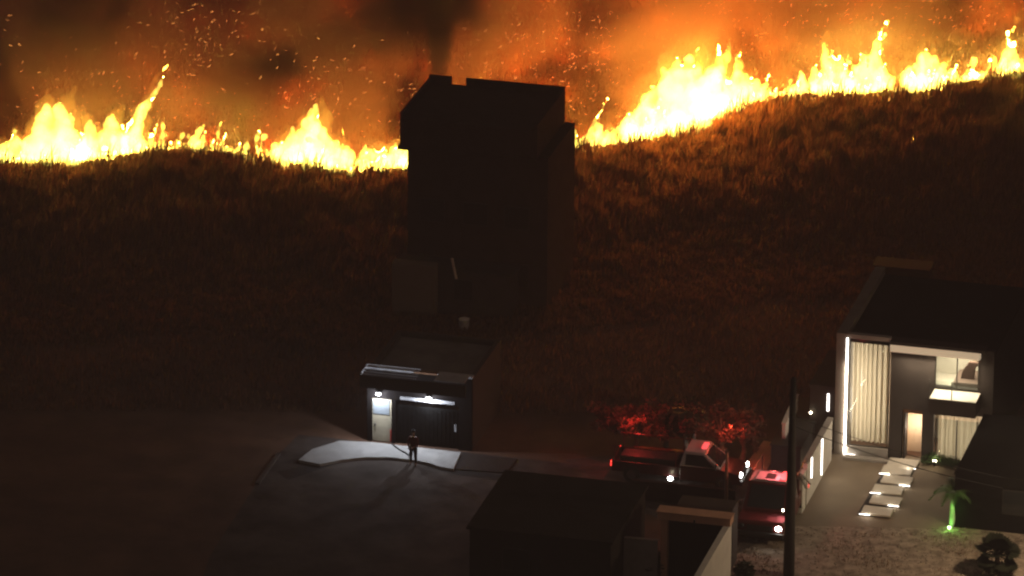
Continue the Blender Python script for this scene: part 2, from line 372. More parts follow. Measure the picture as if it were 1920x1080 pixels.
g4 = grass('edge_stems', 7500, (-36, 36), lambda n: -.15 - 1.6 * rng.random(n), lambda s, x: .95 + .3 * np.sin(x * 2.3) + 0 * s, burnt, width=.03, lean=.3, clump=.35)
tag(g4, 'tall tufted stems standing against the flames along the fire line', 'grass', kind='stuff')
g2 = grass('burnt_grass', 60000, (-38, 38), lambda n: .2 + 26 * rng.random(n), lambda s, x: .28 + 0 * s, burnt, width=.03)
tag(g2, 'burnt stubble and standing stems on the hillside behind the flames', 'grass', kind='stuff')
g3 = grass('field_weeds', 70000, (-36, 36), lambda n: -13 - 26 * rng.random(n) ** 1.1, lambda s, x: .4 + 0 * s, dry, width=.025)
tag(g3, 'low dark weeds over the unlit field between the fire and the houses', 'weeds', kind='stuff')

# ---------------------------------------------------------------- embers
n = 8000; x = rng.uniform(-36, 36, n); s = 24 * rng.random(n); y = fire_y(x) + .5 + s
fly = rng.random(n) < .5; y = np.where(fly, fire_y(x) + .2 + s * .35, y)
hot = (np.sin(x * .35 + 1) + np.sin(y * .5 + x * .2) + np.sin(x * .9 - 2)) * .3 + rng.normal(0, 1.0, n)
keep = hot > .4; x, y, fly = x[keep], y[keep], fly[keep]; n = len(x)
z = terr(x, y) + np.where(fly, rng.uniform(.3, 5.5, n), rng.uniform(0, .35, n))
ln = rng.uniform(.02, .13, n) * np.where(fly, 1.2, .8); a = rng.normal(.55, .6, n); wd = rng.uniform(.004, .009, n)
C0 = np.stack([x, y, z], -1); ax = np.stack([np.cos(a) * ln, rng.normal(0, .02, n), np.sin(a) * ln], -1); bx = np.stack([-np.sin(a) * wd, 0 * a, np.cos(a) * wd], -1); cx_ = np.stack([0 * a, wd, 0 * a], -1)
V = np.stack([C0 - ax, C0 + bx, C0 + cx_, C0 - bx, C0 - cx_, C0 + ax], 1).reshape(-1, 3); k = np.arange(n)[:, None] * 6
T = np.array([(0, 1, 2), (0, 2, 3), (0, 3, 4), (0, 4, 1), (5, 2, 1), (5, 3, 2), (5, 4, 3), (5, 1, 4)])
o = wmesh('embers', V, (k[:, :, None] + T[None]).reshape(-1, 3), emit('ember', (1, .36, .08), 4.5))
tag(o, 'glowing embers strewn and drifting over the burnt hillside', 'embers', kind='stuff')

# ---------------------------------------------------------------- smoke
def smoke_mat(name, dens, col, scale, lo, hi, aniso=0.0, detail=3.0, step=.35, fade=None, stretch=(1, 1, 1)):
    m = bpy.data.materials.new(name); m.use_nodes = True; nt = m.node_tree; N = nt.nodes; L = nt.links
    N.remove(N['Principled BSDF'])
    v = N.new('ShaderNodeVolumePrincipled'); v.inputs['Color'].default_value = (*col, 1); v.inputs['Anisotropy'].default_value = aniso
    tc = N.new('ShaderNodeTexCoord'); mp = N.new('ShaderNodeMapping'); mp.inputs['Scale'].default_value = stretch
    no = N.new('ShaderNodeTexNoise'); no.inputs['Scale'].default_value = scale; no.inputs['Detail'].default_value = detail
    no.inputs['Distortion'].default_value = .6
    L.new(tc.outputs['Object'], mp.inputs[0]); L.new(mp.outputs[0], no.inputs['Vector'])
    mr = N.new('ShaderNodeMapRange'); mr.interpolation_type = 'SMOOTHSTEP'
    mr.inputs['From Min'].default_value = lo; mr.inputs['From Max'].default_value = hi; mr.inputs['To Min'].default_value = dens * .08; mr.inputs['To Max'].default_value = dens
    L.new(no.outputs['Fac'], mr.inputs['Value']); outp = mr.outputs[0]
    if fade:                                   # thin out towards the hull's rim
        gt = N.new('ShaderNodeVectorMath'); gt.operation = 'LENGTH'; m2 = N.new('ShaderNodeMapping'); m2.inputs['Scale'].default_value = fade
        L.new(tc.outputs['Object'], m2.inputs[0]); L.new(m2.outputs[0], gt.inputs[0])
        m3 = N.new('ShaderNodeMapRange'); m3.interpolation_type = 'SMOOTHSTEP'; m3.inputs['From Min'].default_value = .25; m3.inputs['From Max'].default_value = 1; m3.inputs['To Min'].default_value = 1; m3.inputs['To Max'].default_value = 0
        L.new(gt.outputs['Value'], m3.inputs['Value']); mu = N.new('ShaderNodeMath'); mu.operation = 'MULTIPLY'
        L.new(outp, mu.inputs[0]); L.new(m3.outputs[0], mu.inputs[1]); outp = mu.outputs[0]
    L.new(outp, v.inputs['Density']); L.new(v.outputs[0], N['Material Output'].inputs['Volume'])
    m.cycles.volume_step_rate = step; return m
SX = np.linspace(-40, 40, 41); mb = MB(); rows = []
vs = []
for x_ in SX:
    f = float(fire_y(x_)); t0 = float(terr(x_, f))
    vs += [(x_, f + .9, t0 - 1.5 - 2), (x_, f + 30, t0 - 1.5 - 2), (x_, f + 30, t0 + 12 - 2), (x_, f + 8, t0 + 10 - 2), (x_, f + 2.4, t0 + 6.5 - 2), (x_, f + .9, t0 + 3 - 2)]
m_ = 6; fs = [(i * m_ + k, i * m_ + (k + 1) % m_, (i + 1) * m_ + (k + 1) % m_, (i + 1) * m_ + k) for i in range(len(SX) - 1) for k in range(m_)]
fs += [tuple(range(m_ - 1, -1, -1)), tuple(range((len(SX) - 1) * m_, len(SX) * m_))]
mb.add(vs, fs); sm = mb.build('smoke', smoke_mat('smoke', .14, (.86, .64, .50), .14, .43, .58, .1, 5, .12, stretch=(1, .6, 1)), loc=(0, 0, 2))
tag(sm, 'fire-lit orange smoke rolling over the burning hillside', 'smoke', kind='stuff')
def plume(label, pts, rads, dens, step=.25, scale=.35, lo=.38, hi=.6, col=(.12, .09, .07), name='dark_plume'):
    """dense smoke, dark by default, following a path of picture positions at a depth behind the fire"""
    P = []
    for (px, py, back) in pts:
        d = ray(px, py); f = 322 + back; t = f / d[1]; P.append(np.array([0, 0, CAM_H]) + d * t)
    c = np.mean(P, 0); Q = []
    for i in range(len(P) - 1):
        for t in (0, .5): Q.append((P[i] * (1 - t) + P[i + 1] * t - c, rads[i] * (1 - t) + rads[i + 1] * t))
    Q.append((P[-1] - c, rads[-1])); mb = MB(); mb.tube([p - c for p in P], [r_ * 1.25 for r_ in rads], 14)
    m = smoke_mat('soot', dens, col, scale, lo, hi, 0, 4, step)
    nt = m.node_tree; N = nt.nodes; L = nt.links; tc = [n_ for n_ in N if n_.type == 'TEX_COORD'][0]; v = [n_ for n_ in N if n_.type == 'PRINCIPLED_VOLUME'][0]; acc = None
    for q, r_ in Q:                             # soft falloff about the plume's path
        d = N.new('ShaderNodeVectorMath'); d.operation = 'DISTANCE'; L.new(tc.outputs['Object'], d.inputs[0]); d.inputs[1].default_value = tuple(q)
        mr = N.new('ShaderNodeMapRange'); mr.interpolation_type = 'SMOOTHSTEP'; mr.inputs['From Min'].default_value = 0; mr.inputs['From Max'].default_value = r_ * 1.2; mr.inputs['To Min'].default_value = 1; mr.inputs['To Max'].default_value = 0
        L.new(d.outputs['Value'], mr.inputs['Value'])
        if acc is None: acc = mr.outputs[0]
        else:
            mm = N.new('ShaderNodeMath'); mm.operation = 'MAXIMUM'; L.new(acc, mm.inputs[0]); L.new(mr.outputs[0], mm.inputs[1]); acc = mm.outputs[0]
    src = v.inputs['Density'].links[0].from_socket; mu = N.new('ShaderNodeMath'); mu.operation = 'MULTIPLY'; L.new(src, mu.inputs[0]); L.new(acc, mu.inputs[1]); L.new(mu.outputs[0], v.inputs['Density'])
    o = mb.build(name, m, loc=c, smooth=True)
    return tag(o, label, 'smoke', kind='stuff')
plume('dark column of smoke rising straight up behind the dark tall building', [(822, 190, -3), (822, 130, -3), (824, 80, -3), (822, 30, -3.2), (818, -30, -3.5), (812, -90, -4)], [.35, .6, .8, .95, 1.1, 1.3], 5.0, lo=.2, hi=.5)  # dark low-albedo smoke column
plume('dark diagonal drift of smoke above the left half of the fire', [(420, 270, 1), (400, 205, .5), (450, 160, 0), (540, 115, 0), (650, 70, -.5), (760, 25, -.5), (860, -40, -1)], [.5, 1.8, 2.1, 1.5, 1.7, 2.2, 2.8], 1.7, scale=.3, lo=.0, hi=.5)
plume('bright billow of fire-lit smoke rising above the curling flame towards the top edge', [(330, 240, .5), (400, 160, .2), (455, 90, 0), (520, 30, -.3), (600, -50, -.6)], [.5, 1.0, 1.5, 2.0, 2.4], 1.1, scale=.45, lo=.36, hi=.6, col=(.92, .66, .5), name='smoke_billow')
plume('soft billow of fire-lit smoke between the knobbed flame and the dark tall building', [(590, 270, .3), (640, 210, .1), (690, 160, 0), (740, 110, 0), (770, 60, 0)], [.5, 1.1, 1.3, 1.2, .9], 1.1, scale=.5, lo=.36, hi=.6, col=(.92, .66, .5), name='smoke_billow')
plume('golden billow of fire-lit smoke right of the dark column above the tower roof', [(900, 150, 1), (905, 90, .5), (920, 40, 0), (940, -10, 0), (960, -60, 0)], [.6, 1.1, 1.4, 1.6, 1.8], 1.1, scale=.5, lo=.36, hi=.6, col=(.92, .70, .5), name='smoke_billow')
plume('dark patch of thicker smoke hanging over the far top left corner', [(-60, 300, 1), (-20, 200, 0), (40, 100, -1), (140, 10, -1), (220, -60, -1)], [.6, 2.0, 2.8, 3.2, 3.6], 1.0, scale=.4)

# ================================================================= dark tall building in front of the fire
fr = Fr(752, 560); H0 = fr
def fx(px, py, d=0): return fr.face(px, py, d)
D1 = 5.6
xl, zt = fr.face(750, 215)
xr_, zr = fr.face(1060, 162, D1); zt2 = zr - .42
b = thing('tall_building', fr, 'dark unlit three-storey building silhouetted against the fire, with a gap in its roof parapet', 'building')
zt = zt2
xlo, zlo = fr.face(763, 275); xro, zro = fr.face(1078, 252, D1)
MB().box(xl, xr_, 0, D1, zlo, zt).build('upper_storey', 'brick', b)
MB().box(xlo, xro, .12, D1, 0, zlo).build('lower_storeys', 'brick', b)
xa, _ = fr.face(848, 150, D1); xb, _ = fr.face(875, 150, D1)
MB().box(xl, xa, D1 - .15, D1 + .003, zt, zt + .42).build('parapet', 'brick', b)
MB().box(xl - .002, xl + .15, 0, D1 - .154, zt, zt + .3).build('parapet', 'brick', b)
MB().box(xb, xr_, D1 - .15, D1 + .003, zt, zt + .42).build('parapet', 'brick', b)
MB().box(xr_ - .15, xr_ + .003, 0, D1 - .15, zt, zt + .3).build('parapet', 'brick', b)
for k, zz in enumerate((1.2, 4.2, 7.4)):
    for xx in (.9, 3.1, 5.2):
        if zz + 1.2 < zlo:
            f_ = MB().box(xx, xx + 1.3, .06, .118, zz, zz + 1.2).build('window', 'metal', b)
            MB().box(xx + .06, xx + 1.24, .045, .058, zz + .06, zz + 1.14).build('pane', 'wind', f_)
MB().box(xl - .12, xr_ + .12, -.12, D1, zlo - .14, zlo - .004).build('floor_slab', 'brick', b)

M['blackr'] = mat('black_render', (.035, .030, .026), 1.0, .2, 1, spec=0.0)
# ================================================================= gatehouse in the middle
fr = Fr(697, 827); gt = thing('gatehouse', fr, 'low gatehouse with canopy, frosted side door and wide dark gate under two white lamps', 'building')
def X(px, py=780, d=0): return fr.face(px, py, d)[0]
def Zf(px, py, d=0): return fr.face(px, py, d)[1]
xe = X(884, 800); zc = Zf(722, 694, 0); x1, x2, x3 = X(697), X(734), X(741); x4 = X(860)
zd = Zf(715, 748); zg = Zf(800, 765); D = 5.2
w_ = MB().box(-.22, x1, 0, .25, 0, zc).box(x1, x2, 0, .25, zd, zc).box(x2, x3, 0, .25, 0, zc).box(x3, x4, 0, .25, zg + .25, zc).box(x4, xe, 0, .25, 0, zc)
M['nearblackr'] = mat('near_black_render', (.009, .008, .008), 1.0, .2, 1, spec=0.0); w_.build('front_wall', 'nearblackr', gt)  # near-black, even wall colour
MB().box(-.22, 0.0, .25, D, 0, zc - .1).box(xe - .22, xe, .25, D, 0, zc - .1).box(-.22, xe, D, D + .2, 0, zc - .1).build('side_wall', 'dgrey', gt)
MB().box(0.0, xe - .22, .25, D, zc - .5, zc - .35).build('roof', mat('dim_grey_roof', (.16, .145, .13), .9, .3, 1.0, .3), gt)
MB().box(-.26, xe * .42, -.04, .29, zc, zc + .1).build('coping', 'galv', gt)
MB().box(xe * .66, xe + .04, -.04, .29, zc, zc + .1).build('coping', 'galv', gt)
MB().box(xe * .42 + .004, xe * .66 - .004, -.02, .27, zc, zc + .07).build('coping', 'wood', gt)
# canopy of thin ribs over the pavement
cn = MB(); zk = Zf(700, 706, -1.16) + .02
for k in range(5): cn.box(-.2, xe * .5, -1.05 + k * .22, -1.0 + k * .22, zk + k * .035, zk + .04 + k * .035)
cn.box(-.24, -.2, -1.1, .0, zk - .02, zk + .1); cn.build('canopy_ribs', 'galv', gt)
MB().box(-.24, xe, -1.16, -1.1, Zf(780, 737, -1.16), Zf(700, 706, -1.16) ).build('fascia', 'dgrey', gt)
MB().box(xe * .68, xe - .1, -1.0, -.1, zk, zk + .06).build('canopy_sheet', 'galv', gt)
dr = MB().box(x1 + .02, x2 - .02, .06, .12, .03, zd - .02).build('side_door', 'panelb', gt)
MB().box(x1 + .06, x2 - .12, .03, .058, zd * .64, zd - .06).build('frosted_pane', 'panelw', dr)
MB().box(x2 - .085, x2 - .02, .035, .058, .05, zd * .3).build('red_edge_mark', mat('red_mark', (.5, .05, .04)), dr)
MB().tube([(x1 + .12, .03, zd * .42), (x1 + .2, -.02, zd * .4), (x1 + .12, .03, zd * .36)], .03, 6).build('handle', 'metal', dr)
ga = MB().box(x3 + .01, x4 - .01, .08, .12, .05, zg).build('gate', 'gatem', gt)
rb = MB()
for k in range(16):
    xx = x3 + .08 + k * (x4 - x3 - .16) / 15; rb.box(xx - .015, xx + .015, .05, .078, .08, zg - .06)
rb.build('slats', 'gatem', ga)
MB().box(x3 + .25, x4 - .2, -.03, -.004, zg + .3, zg + .46).build('lintel_strip', 'galv', gt)
MB().box(x4 - .22, x4 - .12, .02, .045, .9, 1.25).build('notice_plate', 'galv', ga)
for px_, nm, pw in ((710, 'l', 230), (804, 'r', 230)):
    xx = X(px_, 738, -.2); zz = Zf(px_, 738 if px_ < 750 else 746, -.2)
    lf = MB().box(xx - .13, xx + .13, -.3, -.004, zz + .06, zz + .12).build('wall_lamp', 'metal', gt)
    MB().ball((xx, -.24, zz - .01), .11, 10, 1.1, .7, .55).build('bulb', 'lampw', lf, smooth=True)
    lamp('lamp_light', 'POINT', (xx, -.42, zz - .16), pw, (.86, .90, 1.0), gt, .06)
# ground in front
def poly_sheet(name, pts, z, m, h=0.0, kind='structure', lab=None, cat=None):
    P = [G(px, py, z + h)[:2] for px, py in pts]
    return tag(MB().prism([tuple(p) for p in P], z - .3 if h else z - .02, z + h).build(name, m), lab, cat, None, kind)
poly_sheet('street', [(482, 905), (526, 848), (560, 815), (1060, 868), (1240, 880), (1215, 960), (900, 1300), (300, 1300), (395, 1040)], .004, 'asphalt')
poly_sheet('pavement', [(560, 862), (585, 842), (637, 826), (697, 829), (735, 833), (864, 848), (850, 879), (826, 875), (804, 868), (776, 862), (730, 857), (684, 857), (640, 862), (600, 870)], .006, 'apron', h=.13)
poly_sheet('kerb_shade_strip', [(596, 869), (640, 858), (684, 853), (730, 853), (776, 858), (804, 865), (848, 879), (960, 894), (956, 904), (846, 888), (802, 874), (774, 866), (730, 861), (684, 861), (640, 866), (575, 888), (540, 900), (520, 884)], .008, 'bed')  # dark sheet painting the kerb's shade onto the road
poly_sheet('kerb', [(478, 905), (520, 848), (526, 849), (486, 906)], .01, 'asphalt', h=.08)
poly_sheet('forecourt', [(868, 848), (970, 860), (950, 886), (852, 879)], .008, 'bed', h=.05)
# house behind the gatehouse
fr = Fr(735, 590)
hb = thing('rear_house', fr, 'dim grey house behind the gatehouse, at the foot of the dark tall building', 'house')
ax_, az = fr.face(815, 500)
ex = fr.face(950, 560)[0]
MB().box(0, ax_, 0, .597, 0, az).build('bay_wall', mat('pale_plaster', (.15, .12, .09), .9, .1), hb)
MB().box(0, ex, .6, 3, 0, az * .8).build('wall', 'dgrey', hb)
MB().box(-.1, ex + .15, .602, 3.2, az * .8 + .004, az * .8 + .16).build('roof', 'roofd', hb)
f_ = MB().box(ax_ + .8, ax_ + 1.8, .55, .597, .9, 2.0).build('window', 'metal', hb); MB().box(ax_ + .86, ax_ + 1.74, .53, .548, .96, 1.94).build('pane', 'wind', f_)
a_, b_ = fr.face(848, 484, .3), fr.face(856, 522, .3)
MB().tube([(a_[0], .25, a_[1]), (b_[0], .25, b_[1])], .07, 8).build('downpipe', mat('pale_pipe', (.6, .5, .4)), hb)
fr = Fr(870, 616)
v_ = thing('water_tank', fr, 'small pale tank standing in the dark yard behind the gatehouse roof', 'water tank')
MB().tube([(0, 0, 0), (0, 0, .5)], .26, 14).build('tank', 'galv', v_); MB().tube([(0, 0, .5), (0, 0, .58)], [.28, .1], 14).build('lid', 'wht', v_)
# dark house at the bottom, roof only just readable
fr = Fr(880, 1096); x_, y_ = fr.top(958, 888, 2.7); x2_, _ = fr.face(1145, 1040)
lo_ = thing('flat_roofed_house', fr, 'unlit flat-roofed house at the bottom edge, left of the tan portal', 'house')
MB().box(0, x2_, 0, y_, 0, 2.7).build('wall', 'blackr', lo_); MB().box(-.12, x2_ + .12, -.12, y_ + .1, 2.704, 2.82).build('roof', 'blackr', lo_)
f_ = MB().box(1.5, 2.8, -.05, -.003, .9, 2.0).build('window', 'metal', lo_); MB().box(1.56, 2.74, -.07, -.052, .96, 1.94).build('pane', 'wind', f_)

# ================================================================= modern white house on the right
fr = Fr(1563, 851); ho = thing('modern_house', fr, 'modern two-storey house with lit curtains, vertical light strip, balcony and bright entrance', 'house')
HT = Zf(1577, 625); Wd = X(1850, 820)
xa = X(1585, 740); xb = X(1590, 740); xc = X(1667, 740); xd = X(1752, 700); xe = X(1835, 700); xf = Wd
z_b = Zf(1625, 838, .1); z_t = Zf(1625, 636, .1)
dl, drr = X(1689, 815), X(1727, 815); dz = Zf(1708, 771)
wz0 = Zf(1794, 731); wz1 = Zf(1794, 656)
gz1 = Zf(1794, 779, 0); gz0 = .12; BD = 9.0
MB().box(0, xa, 0, BD, 0, HT).build('left_pier', mat('taupe_render', (.20, .17, .145), .9, .15, 1.5, .1), ho)
MB().box(xa, xc, 0, .3, 0, z_b).build('plinth', 'grey', ho); MB().box(xa, xc, 0, .3, z_t, HT).build('lintel', 'grey', ho)
MB().box(xc, dl, .15, .45, 0, HT - .25).box(dl, drr, .15, .45, dz, HT - .25).box(drr, xd, .15, .45, 0, HT - .25).build('dark_wall', 'dgrey', ho)
ct = Zf(1748, 646, 0); cb = Zf(1794, 657, 0)
MB().box(xd, xe, .15, .45, wz1, HT - .25).box(xd, xf + .2, .15, .45, gz1, wz0).box(xe, xf + .2, .15, .45, wz0, HT - .25).build('wall', 'dgrey', ho)
MB().box(xc + .004, xe + .06, -.12, .148, HT - .62, HT - .26).build('glowing_fascia_band', 'fascia_glow', ho)  # fascia band glows in place of light falling on it
MB().box(xc + .004, xe + .3, -.16, .5, HT - .256, HT - .1).build('roof_fascia', 'dgrey', ho)
MB().box(xa + .003, xf + .2, .30, BD, HT - .5, HT - .35).build('roof', 'blackr', ho)
MB().box(xf + .0, xf + .2, .45, BD, 0, HT - .5).box(xa, xf, BD - .2, BD, 0, HT - .5).build('side_wall', 'dgrey', ho)
fz = (wz0 + gz1) / 2
MB().box(xc, xf, .45, BD - .2, fz - .12, fz + .12).build('floor_slab', 'wht', ho)
MB().box(xc + .0, xc + .12, .45, 4, 0, HT - .5).build('partition', 'wht', ho)
MB().box(xa, xf, 3.2, 3.3, 0, fz - .125).box(xc + .12, xf, 3.2, 3.3, fz + .125, HT - .5).build('inner_wall', 'wht', ho)
# tall curtained window
def curtain(x0, x1, z0, z1, y, folds, parent, amp=.06, seed=0):
    r = random.Random(seed); n = 160; phs = [r.uniform(0, 6) for _ in range(4)]; vs = []
    for j, z in enumerate(np.linspace(z0, z1, 5)):
        for i in range(n):
            t = i / (n - 1); sl = 1 + .12 * (1 - j / 4) * math.sin(5 * t + phs[3])
            q = amp * sl * (math.sin(folds * 6.283 * t + phs[0] + .7 * math.sin(7 * t + phs[1])) + .55 * math.sin(folds * 2.1 * 6.283 * t + phs[2]))
            vs.append((x0 + (x1 - x0) * t + .3 * q, y + q, z))
    fs = [(j * n + i, j * n + i + 1, (j + 1) * n + i + 1, (j + 1) * n + i) for j in range(4) for i in range(n - 1)]
    return MB().add(vs, fs).build('curtain', 'curtain', parent, smooth=True)
wn = MB().box(xb, xc - .04, .12, .16, z_b, z_b + .05).box(xb, xc - .04, .12, .16, z_t - .05, z_t).box(xb - .02, xb + .04, .12, .16, z_b + .05, z_t - .05).box(xc - .08, xc - .02, .12, .16, z_b + .05, z_t - .05).build('tall_window', 'metal', ho)
MB().box(xb + .04, xc - .08, .135, .145, z_b + .05, z_t - .05).build('pane', 'glass', wn)
curtain(xb + .04, xc - .08, z_b + .06, z_t - .06, .62, 8, wn, .10, 3)
lamp('room_light', 'AREA', (xb + .5, 2.7, (z_b + z_t) / 2), 270, (1, .77, .55), ho, .25, (z_t - z_b) * .85, rot=(R(-90), 0, R(-22)))
# vertical light strip and its foot
ls = MB().box(xa - .01, xa + .085, -.05, -.004, .03, Zf(1585, 633)).build('light_strip', 'led', ho)
MB().box(xa + .09, xa + .55, -.16, -.06, .02, .1).build('foot_strip', 'led', ls)
# plinth steps under the tall window
MB().box(xa + .1, xc + .3, -.55, -.17, 0, .12).build('plinth_step', 'grey', ho)
# entrance
en = MB().box(dl, drr, 1.3, 1.36, 0, dz).box(dl, dl + .05, .46, 1.29, 0, dz).build('entrance_recess', 'doorc', ho)
MB().box(dl, drr, .30, .34, dz - .22, dz - .003).build('door_transom', 'wood', en)
dd = MB().box(dl + .1, dl + .16, .2, .85, 0.02, dz - .25).build('open_door', 'dgrey', ho); MB().tube([(dl + .18, .3, 1.0), (dl + .24, .3, 1.05), (dl + .24, .3, 1.45), (dl + .18, .3, 1.5)], .025, 6).build('door_handle', 'wood', dd)
lamp('entrance_light', 'POINT', ((dl + drr) / 2 + .1, .62, dz * .6), 70, (1, .82, .62), ho, .06)
# bedroom window
wn = MB()
for xx in (xd, (xd + xe) / 2 - .03, xe - .06): wn.box(xx, xx + .06, .12, .16, wz0, wz1)
wn.box(xd, xe, .10, .118, wz0 - .03, wz0 + .05); wn = wn.build('bedroom_window', 'metal', ho)
MB().box(xd + .06, xe - .06, .135, .142, wz0 + .05, wz1).build('pane', 'glass', wn)
fl = fz + .12
MB().box(xd + .7, xf - .1, 1.0, 2.7, fl, fl + .5).build('bed', 'bedc', ho, .06)
bp_ = [(.95, .45), (1.05, .9), (1.35, 1.35), (1.8, 1.35), (1.62, .95), (1.6, .45)]
MB().add([(xd + a, 1.5, fl + c) for a, c in bp_] + [(xd + a, 1.7, fl + c) for a, c in bp_], [tuple(range(6)), tuple(range(11, 5, -1))] + [(k, 6 + k, 6 + (k + 1) % 6, (k + 1) % 6) for k in range(6)]).build('bed_headboard', 'pil', ho, .03)
MB().box(xd + 1.25, xf - .3, 3.12, 3.19, fl + .6, fl + 1.6).build('wall_panel', 'rug', ho)
lamp('bedroom_light', 'AREA', ((xd + xe) / 2, 1.6, HT - .62), 230, (1, .78, .52), ho, 1.4, 1.2)
# balcony
bz = wz0 - .12; by = -1.15; bx0 = fr.top(1740, 750, bz)[0]
MB().box(bx0, xe + .12, by, .148, bz - .75, bz).build('balcony_slab', 'dgrey', ho)
MB().box(bx0 + .05, xe + .1, by + .05, .10, bz + .002, bz + .03).build('balcony_floor', 'wht', ho)
rl = MB().box(bx0 + .03, xe + .1, by + .02, by + .035, bz + .03, bz + .95).build('balcony_rail', 'rail', ho)
MB().box(bx0, bx0 + .03, by + .0, by + .05, bz + .03, bz + .95).build('rail_post', 'metal', rl); MB().box((bx0 + xe) / 2, (bx0 + xe) / 2 + .04, by, by + .05, bz + .03, bz + .949).build('rail_post', 'metal', rl)
lamp('balcony_light', 'AREA', ((bx0 + xe) / 2, -.45, HT - .65), 38, (1, .82, .58), ho, 1.8, .3)
# ground floor window
wn = MB()
xg = [X(1752, 830), X(1791, 830), X(1829, 830), xf - .06]
for xx in xg: wn.box(xx, xx + .06, .12, .16, gz0, gz1 - .3)
wn = wn.build('lower_window', 'metal', ho)
MB().box(xg[0] + .06, xf - .06, .135, .142, gz0, gz1 - .3).build('pane', 'glass', wn)
curtain(xg[0] + .05, xf - .05, gz0, gz1 - .1, .6, 9, wn, .08, 9)
MB().box(xg[0] - .1, xf + .1, .14, .46, 0, gz0).build('sill', 'dgrey', ho)
lamp('lounge_light', 'AREA', ((xg[0] + xf) / 2, 2.9, 1.3), 110, (1, .80, .56), ho, 2.6, 1.9, rot=(R(-90), 0, 0))
# front yard
HF = fr
dw = [(1563, 851), (1849, 868), (1795, 990), (1500, 985), (1512, 940)]
poly_sheet('driveway', [(1548, 848), (1860, 862), (1800, 992), (1480, 985)], .006, 'drive')
poly_sheet('path_bed', [(1671, 858), (1727, 862), (1664, 972), (1606, 966)], .012, 'bed')
poly_sheet('gravel_street', [(1380, 985), (1480, 981), (1800, 990), (1960, 975), (2400, 960), (2300, 1400), (1200, 1400), (1340, 1070)], .003, 'gravel')
sl = [((1684, 1718), (864, 867), 873), ((1668, 1708), (874, 878), 885), ((1664, 1704), (889, 893), 901), ((1645, 1690), (907, 911), 921), ((1643, 1683), (927, 932), 942), ((1625, 1668), (945, 950), 965)]
ords = ['nearest the front door', 'second from the front door', 'third from the front door', 'third from the street end', 'second from the street end', 'nearest the street']
slabs = []
for k in range(6):
    cxp = [1693, 1682, 1682, 1665, 1661, 1645][k]; cyp = [867, 881, 899, 917, 937, 957][k]
    P = G(cxp, cyp, .16); o = MB().box(-.70, .70, -.48, .48, -.09, 0).build('stepping_slab', 'slab', None, .02, loc=P); o.rotation_euler.z = -AG
    tag(o, 'pale floating stepping slab of the entrance path, ' + ords[k], 'paving slab', 'stepping slabs of the entrance path')
    sx = .5 if k % 2 == 0 else -.45
    st = MB().box(sx - .3, sx + .2, -.505, -.485, -.075, -.045).build('edge_light', 'led', o)
    lamp('slab_light', 'POINT', (sx * .8, -.60, .12), 5, (1, .9, .74), o, .03)
# left boundary wall with light strips
fw = Fr(1512, 948)
lw = thing('boundary_wall', fw, 'pale side wall left of the driveway with two upright light strips on its inner face', 'wall')
_, yl = fw.top(1547, 862, 0)
MB().box(-.2, 0, 0, yl, 0, 2.1).build('wall', 'wht', lw); MB().box(-.24, .04, -.04, yl, 2.104, 2.16).build('coping', 'grey', lw)
MB().box(-.2, .0, -1.0, -.25, 0, 1.9).build('pier', 'wht', lw); MB().box(-.14, -.06, -.25, -.004, 0, 1.7).build('infill', 'dgrey', lw)
def xside(px, py):                              # y,z on the wall's inner face (local x=0)
    d = ray(px, py); o = np.array([0, 0, CAM_H]); t = ((fw.o - o) @ fw.u) / (d @ fw.u); _, y, z = fw.loc(o + d * t); return y, z
for (pxx, p0, p1) in ((1505, 817, 853), (1527, 787, 860)):
    y0_, z0_ = xside(pxx, p1); y1_, z1_ = xside(pxx, p0); yy = {1505: .9, 1527: 3.2}[pxx]
    hgt = (p1 - p0) / 37.0
    MB().box(.004, .05, yy - .05, yy + .05, max(.25, 2.0 - hgt), 2.02).build('light_strip', 'led', lw)
lamp('strip_light', 'AREA', (.12, 3.2, 1.1), 22, (1, .88, .68), lw, .1, 1.8, rot=(0, R(-90), 0))
lamp('strip_glow', 'AREA', (xa + .04, -.12, 2.4), 42, (1, .86, .66), ho, .08, 4.5, rot=(R(90), 0, 0))
lamp('driveway_fill_light', 'AREA', ((xc + xe) / 2, -.3, HT - .7), 200, (1, .80, .56), ho, 3.5, .12, rot=(R(-25), 0, 0))  # added fill lamp brightening the driveway
lamp('strip_light', 'AREA', (.12, .9, 1.4), 12, (1, .88, .68), lw, .1, 1.0, rot=(0, R(-90), 0))
for (px_, py_, lab) in ((1530, 880, 'small ground spotlight at the foot of the driveway side wall'), (1752, 874, 'small ground spotlight among the plants under the lower window')):
    P = G(px_, py_, 0); t_ = thing('spotlight', P, lab, 'spotlight', 'ground spotlights in the front yard')
    MB().tube([(0, 0, 0), (0, 0, .12)], .04, 8).build('stake', 'metal', t_); MB().tube([(0, 0, .12), (0, 0, .24)], [.07, .1], 10).build('housing', 'metal', t_); MB().ball((0, 0, .25), .10, 10, 1, 1, .5).build('lens', 'lampy', t_)
    lamp('spot_glow', 'POINT', (0, -.15, .4), 5, (1, .85, .5), t_, .04)
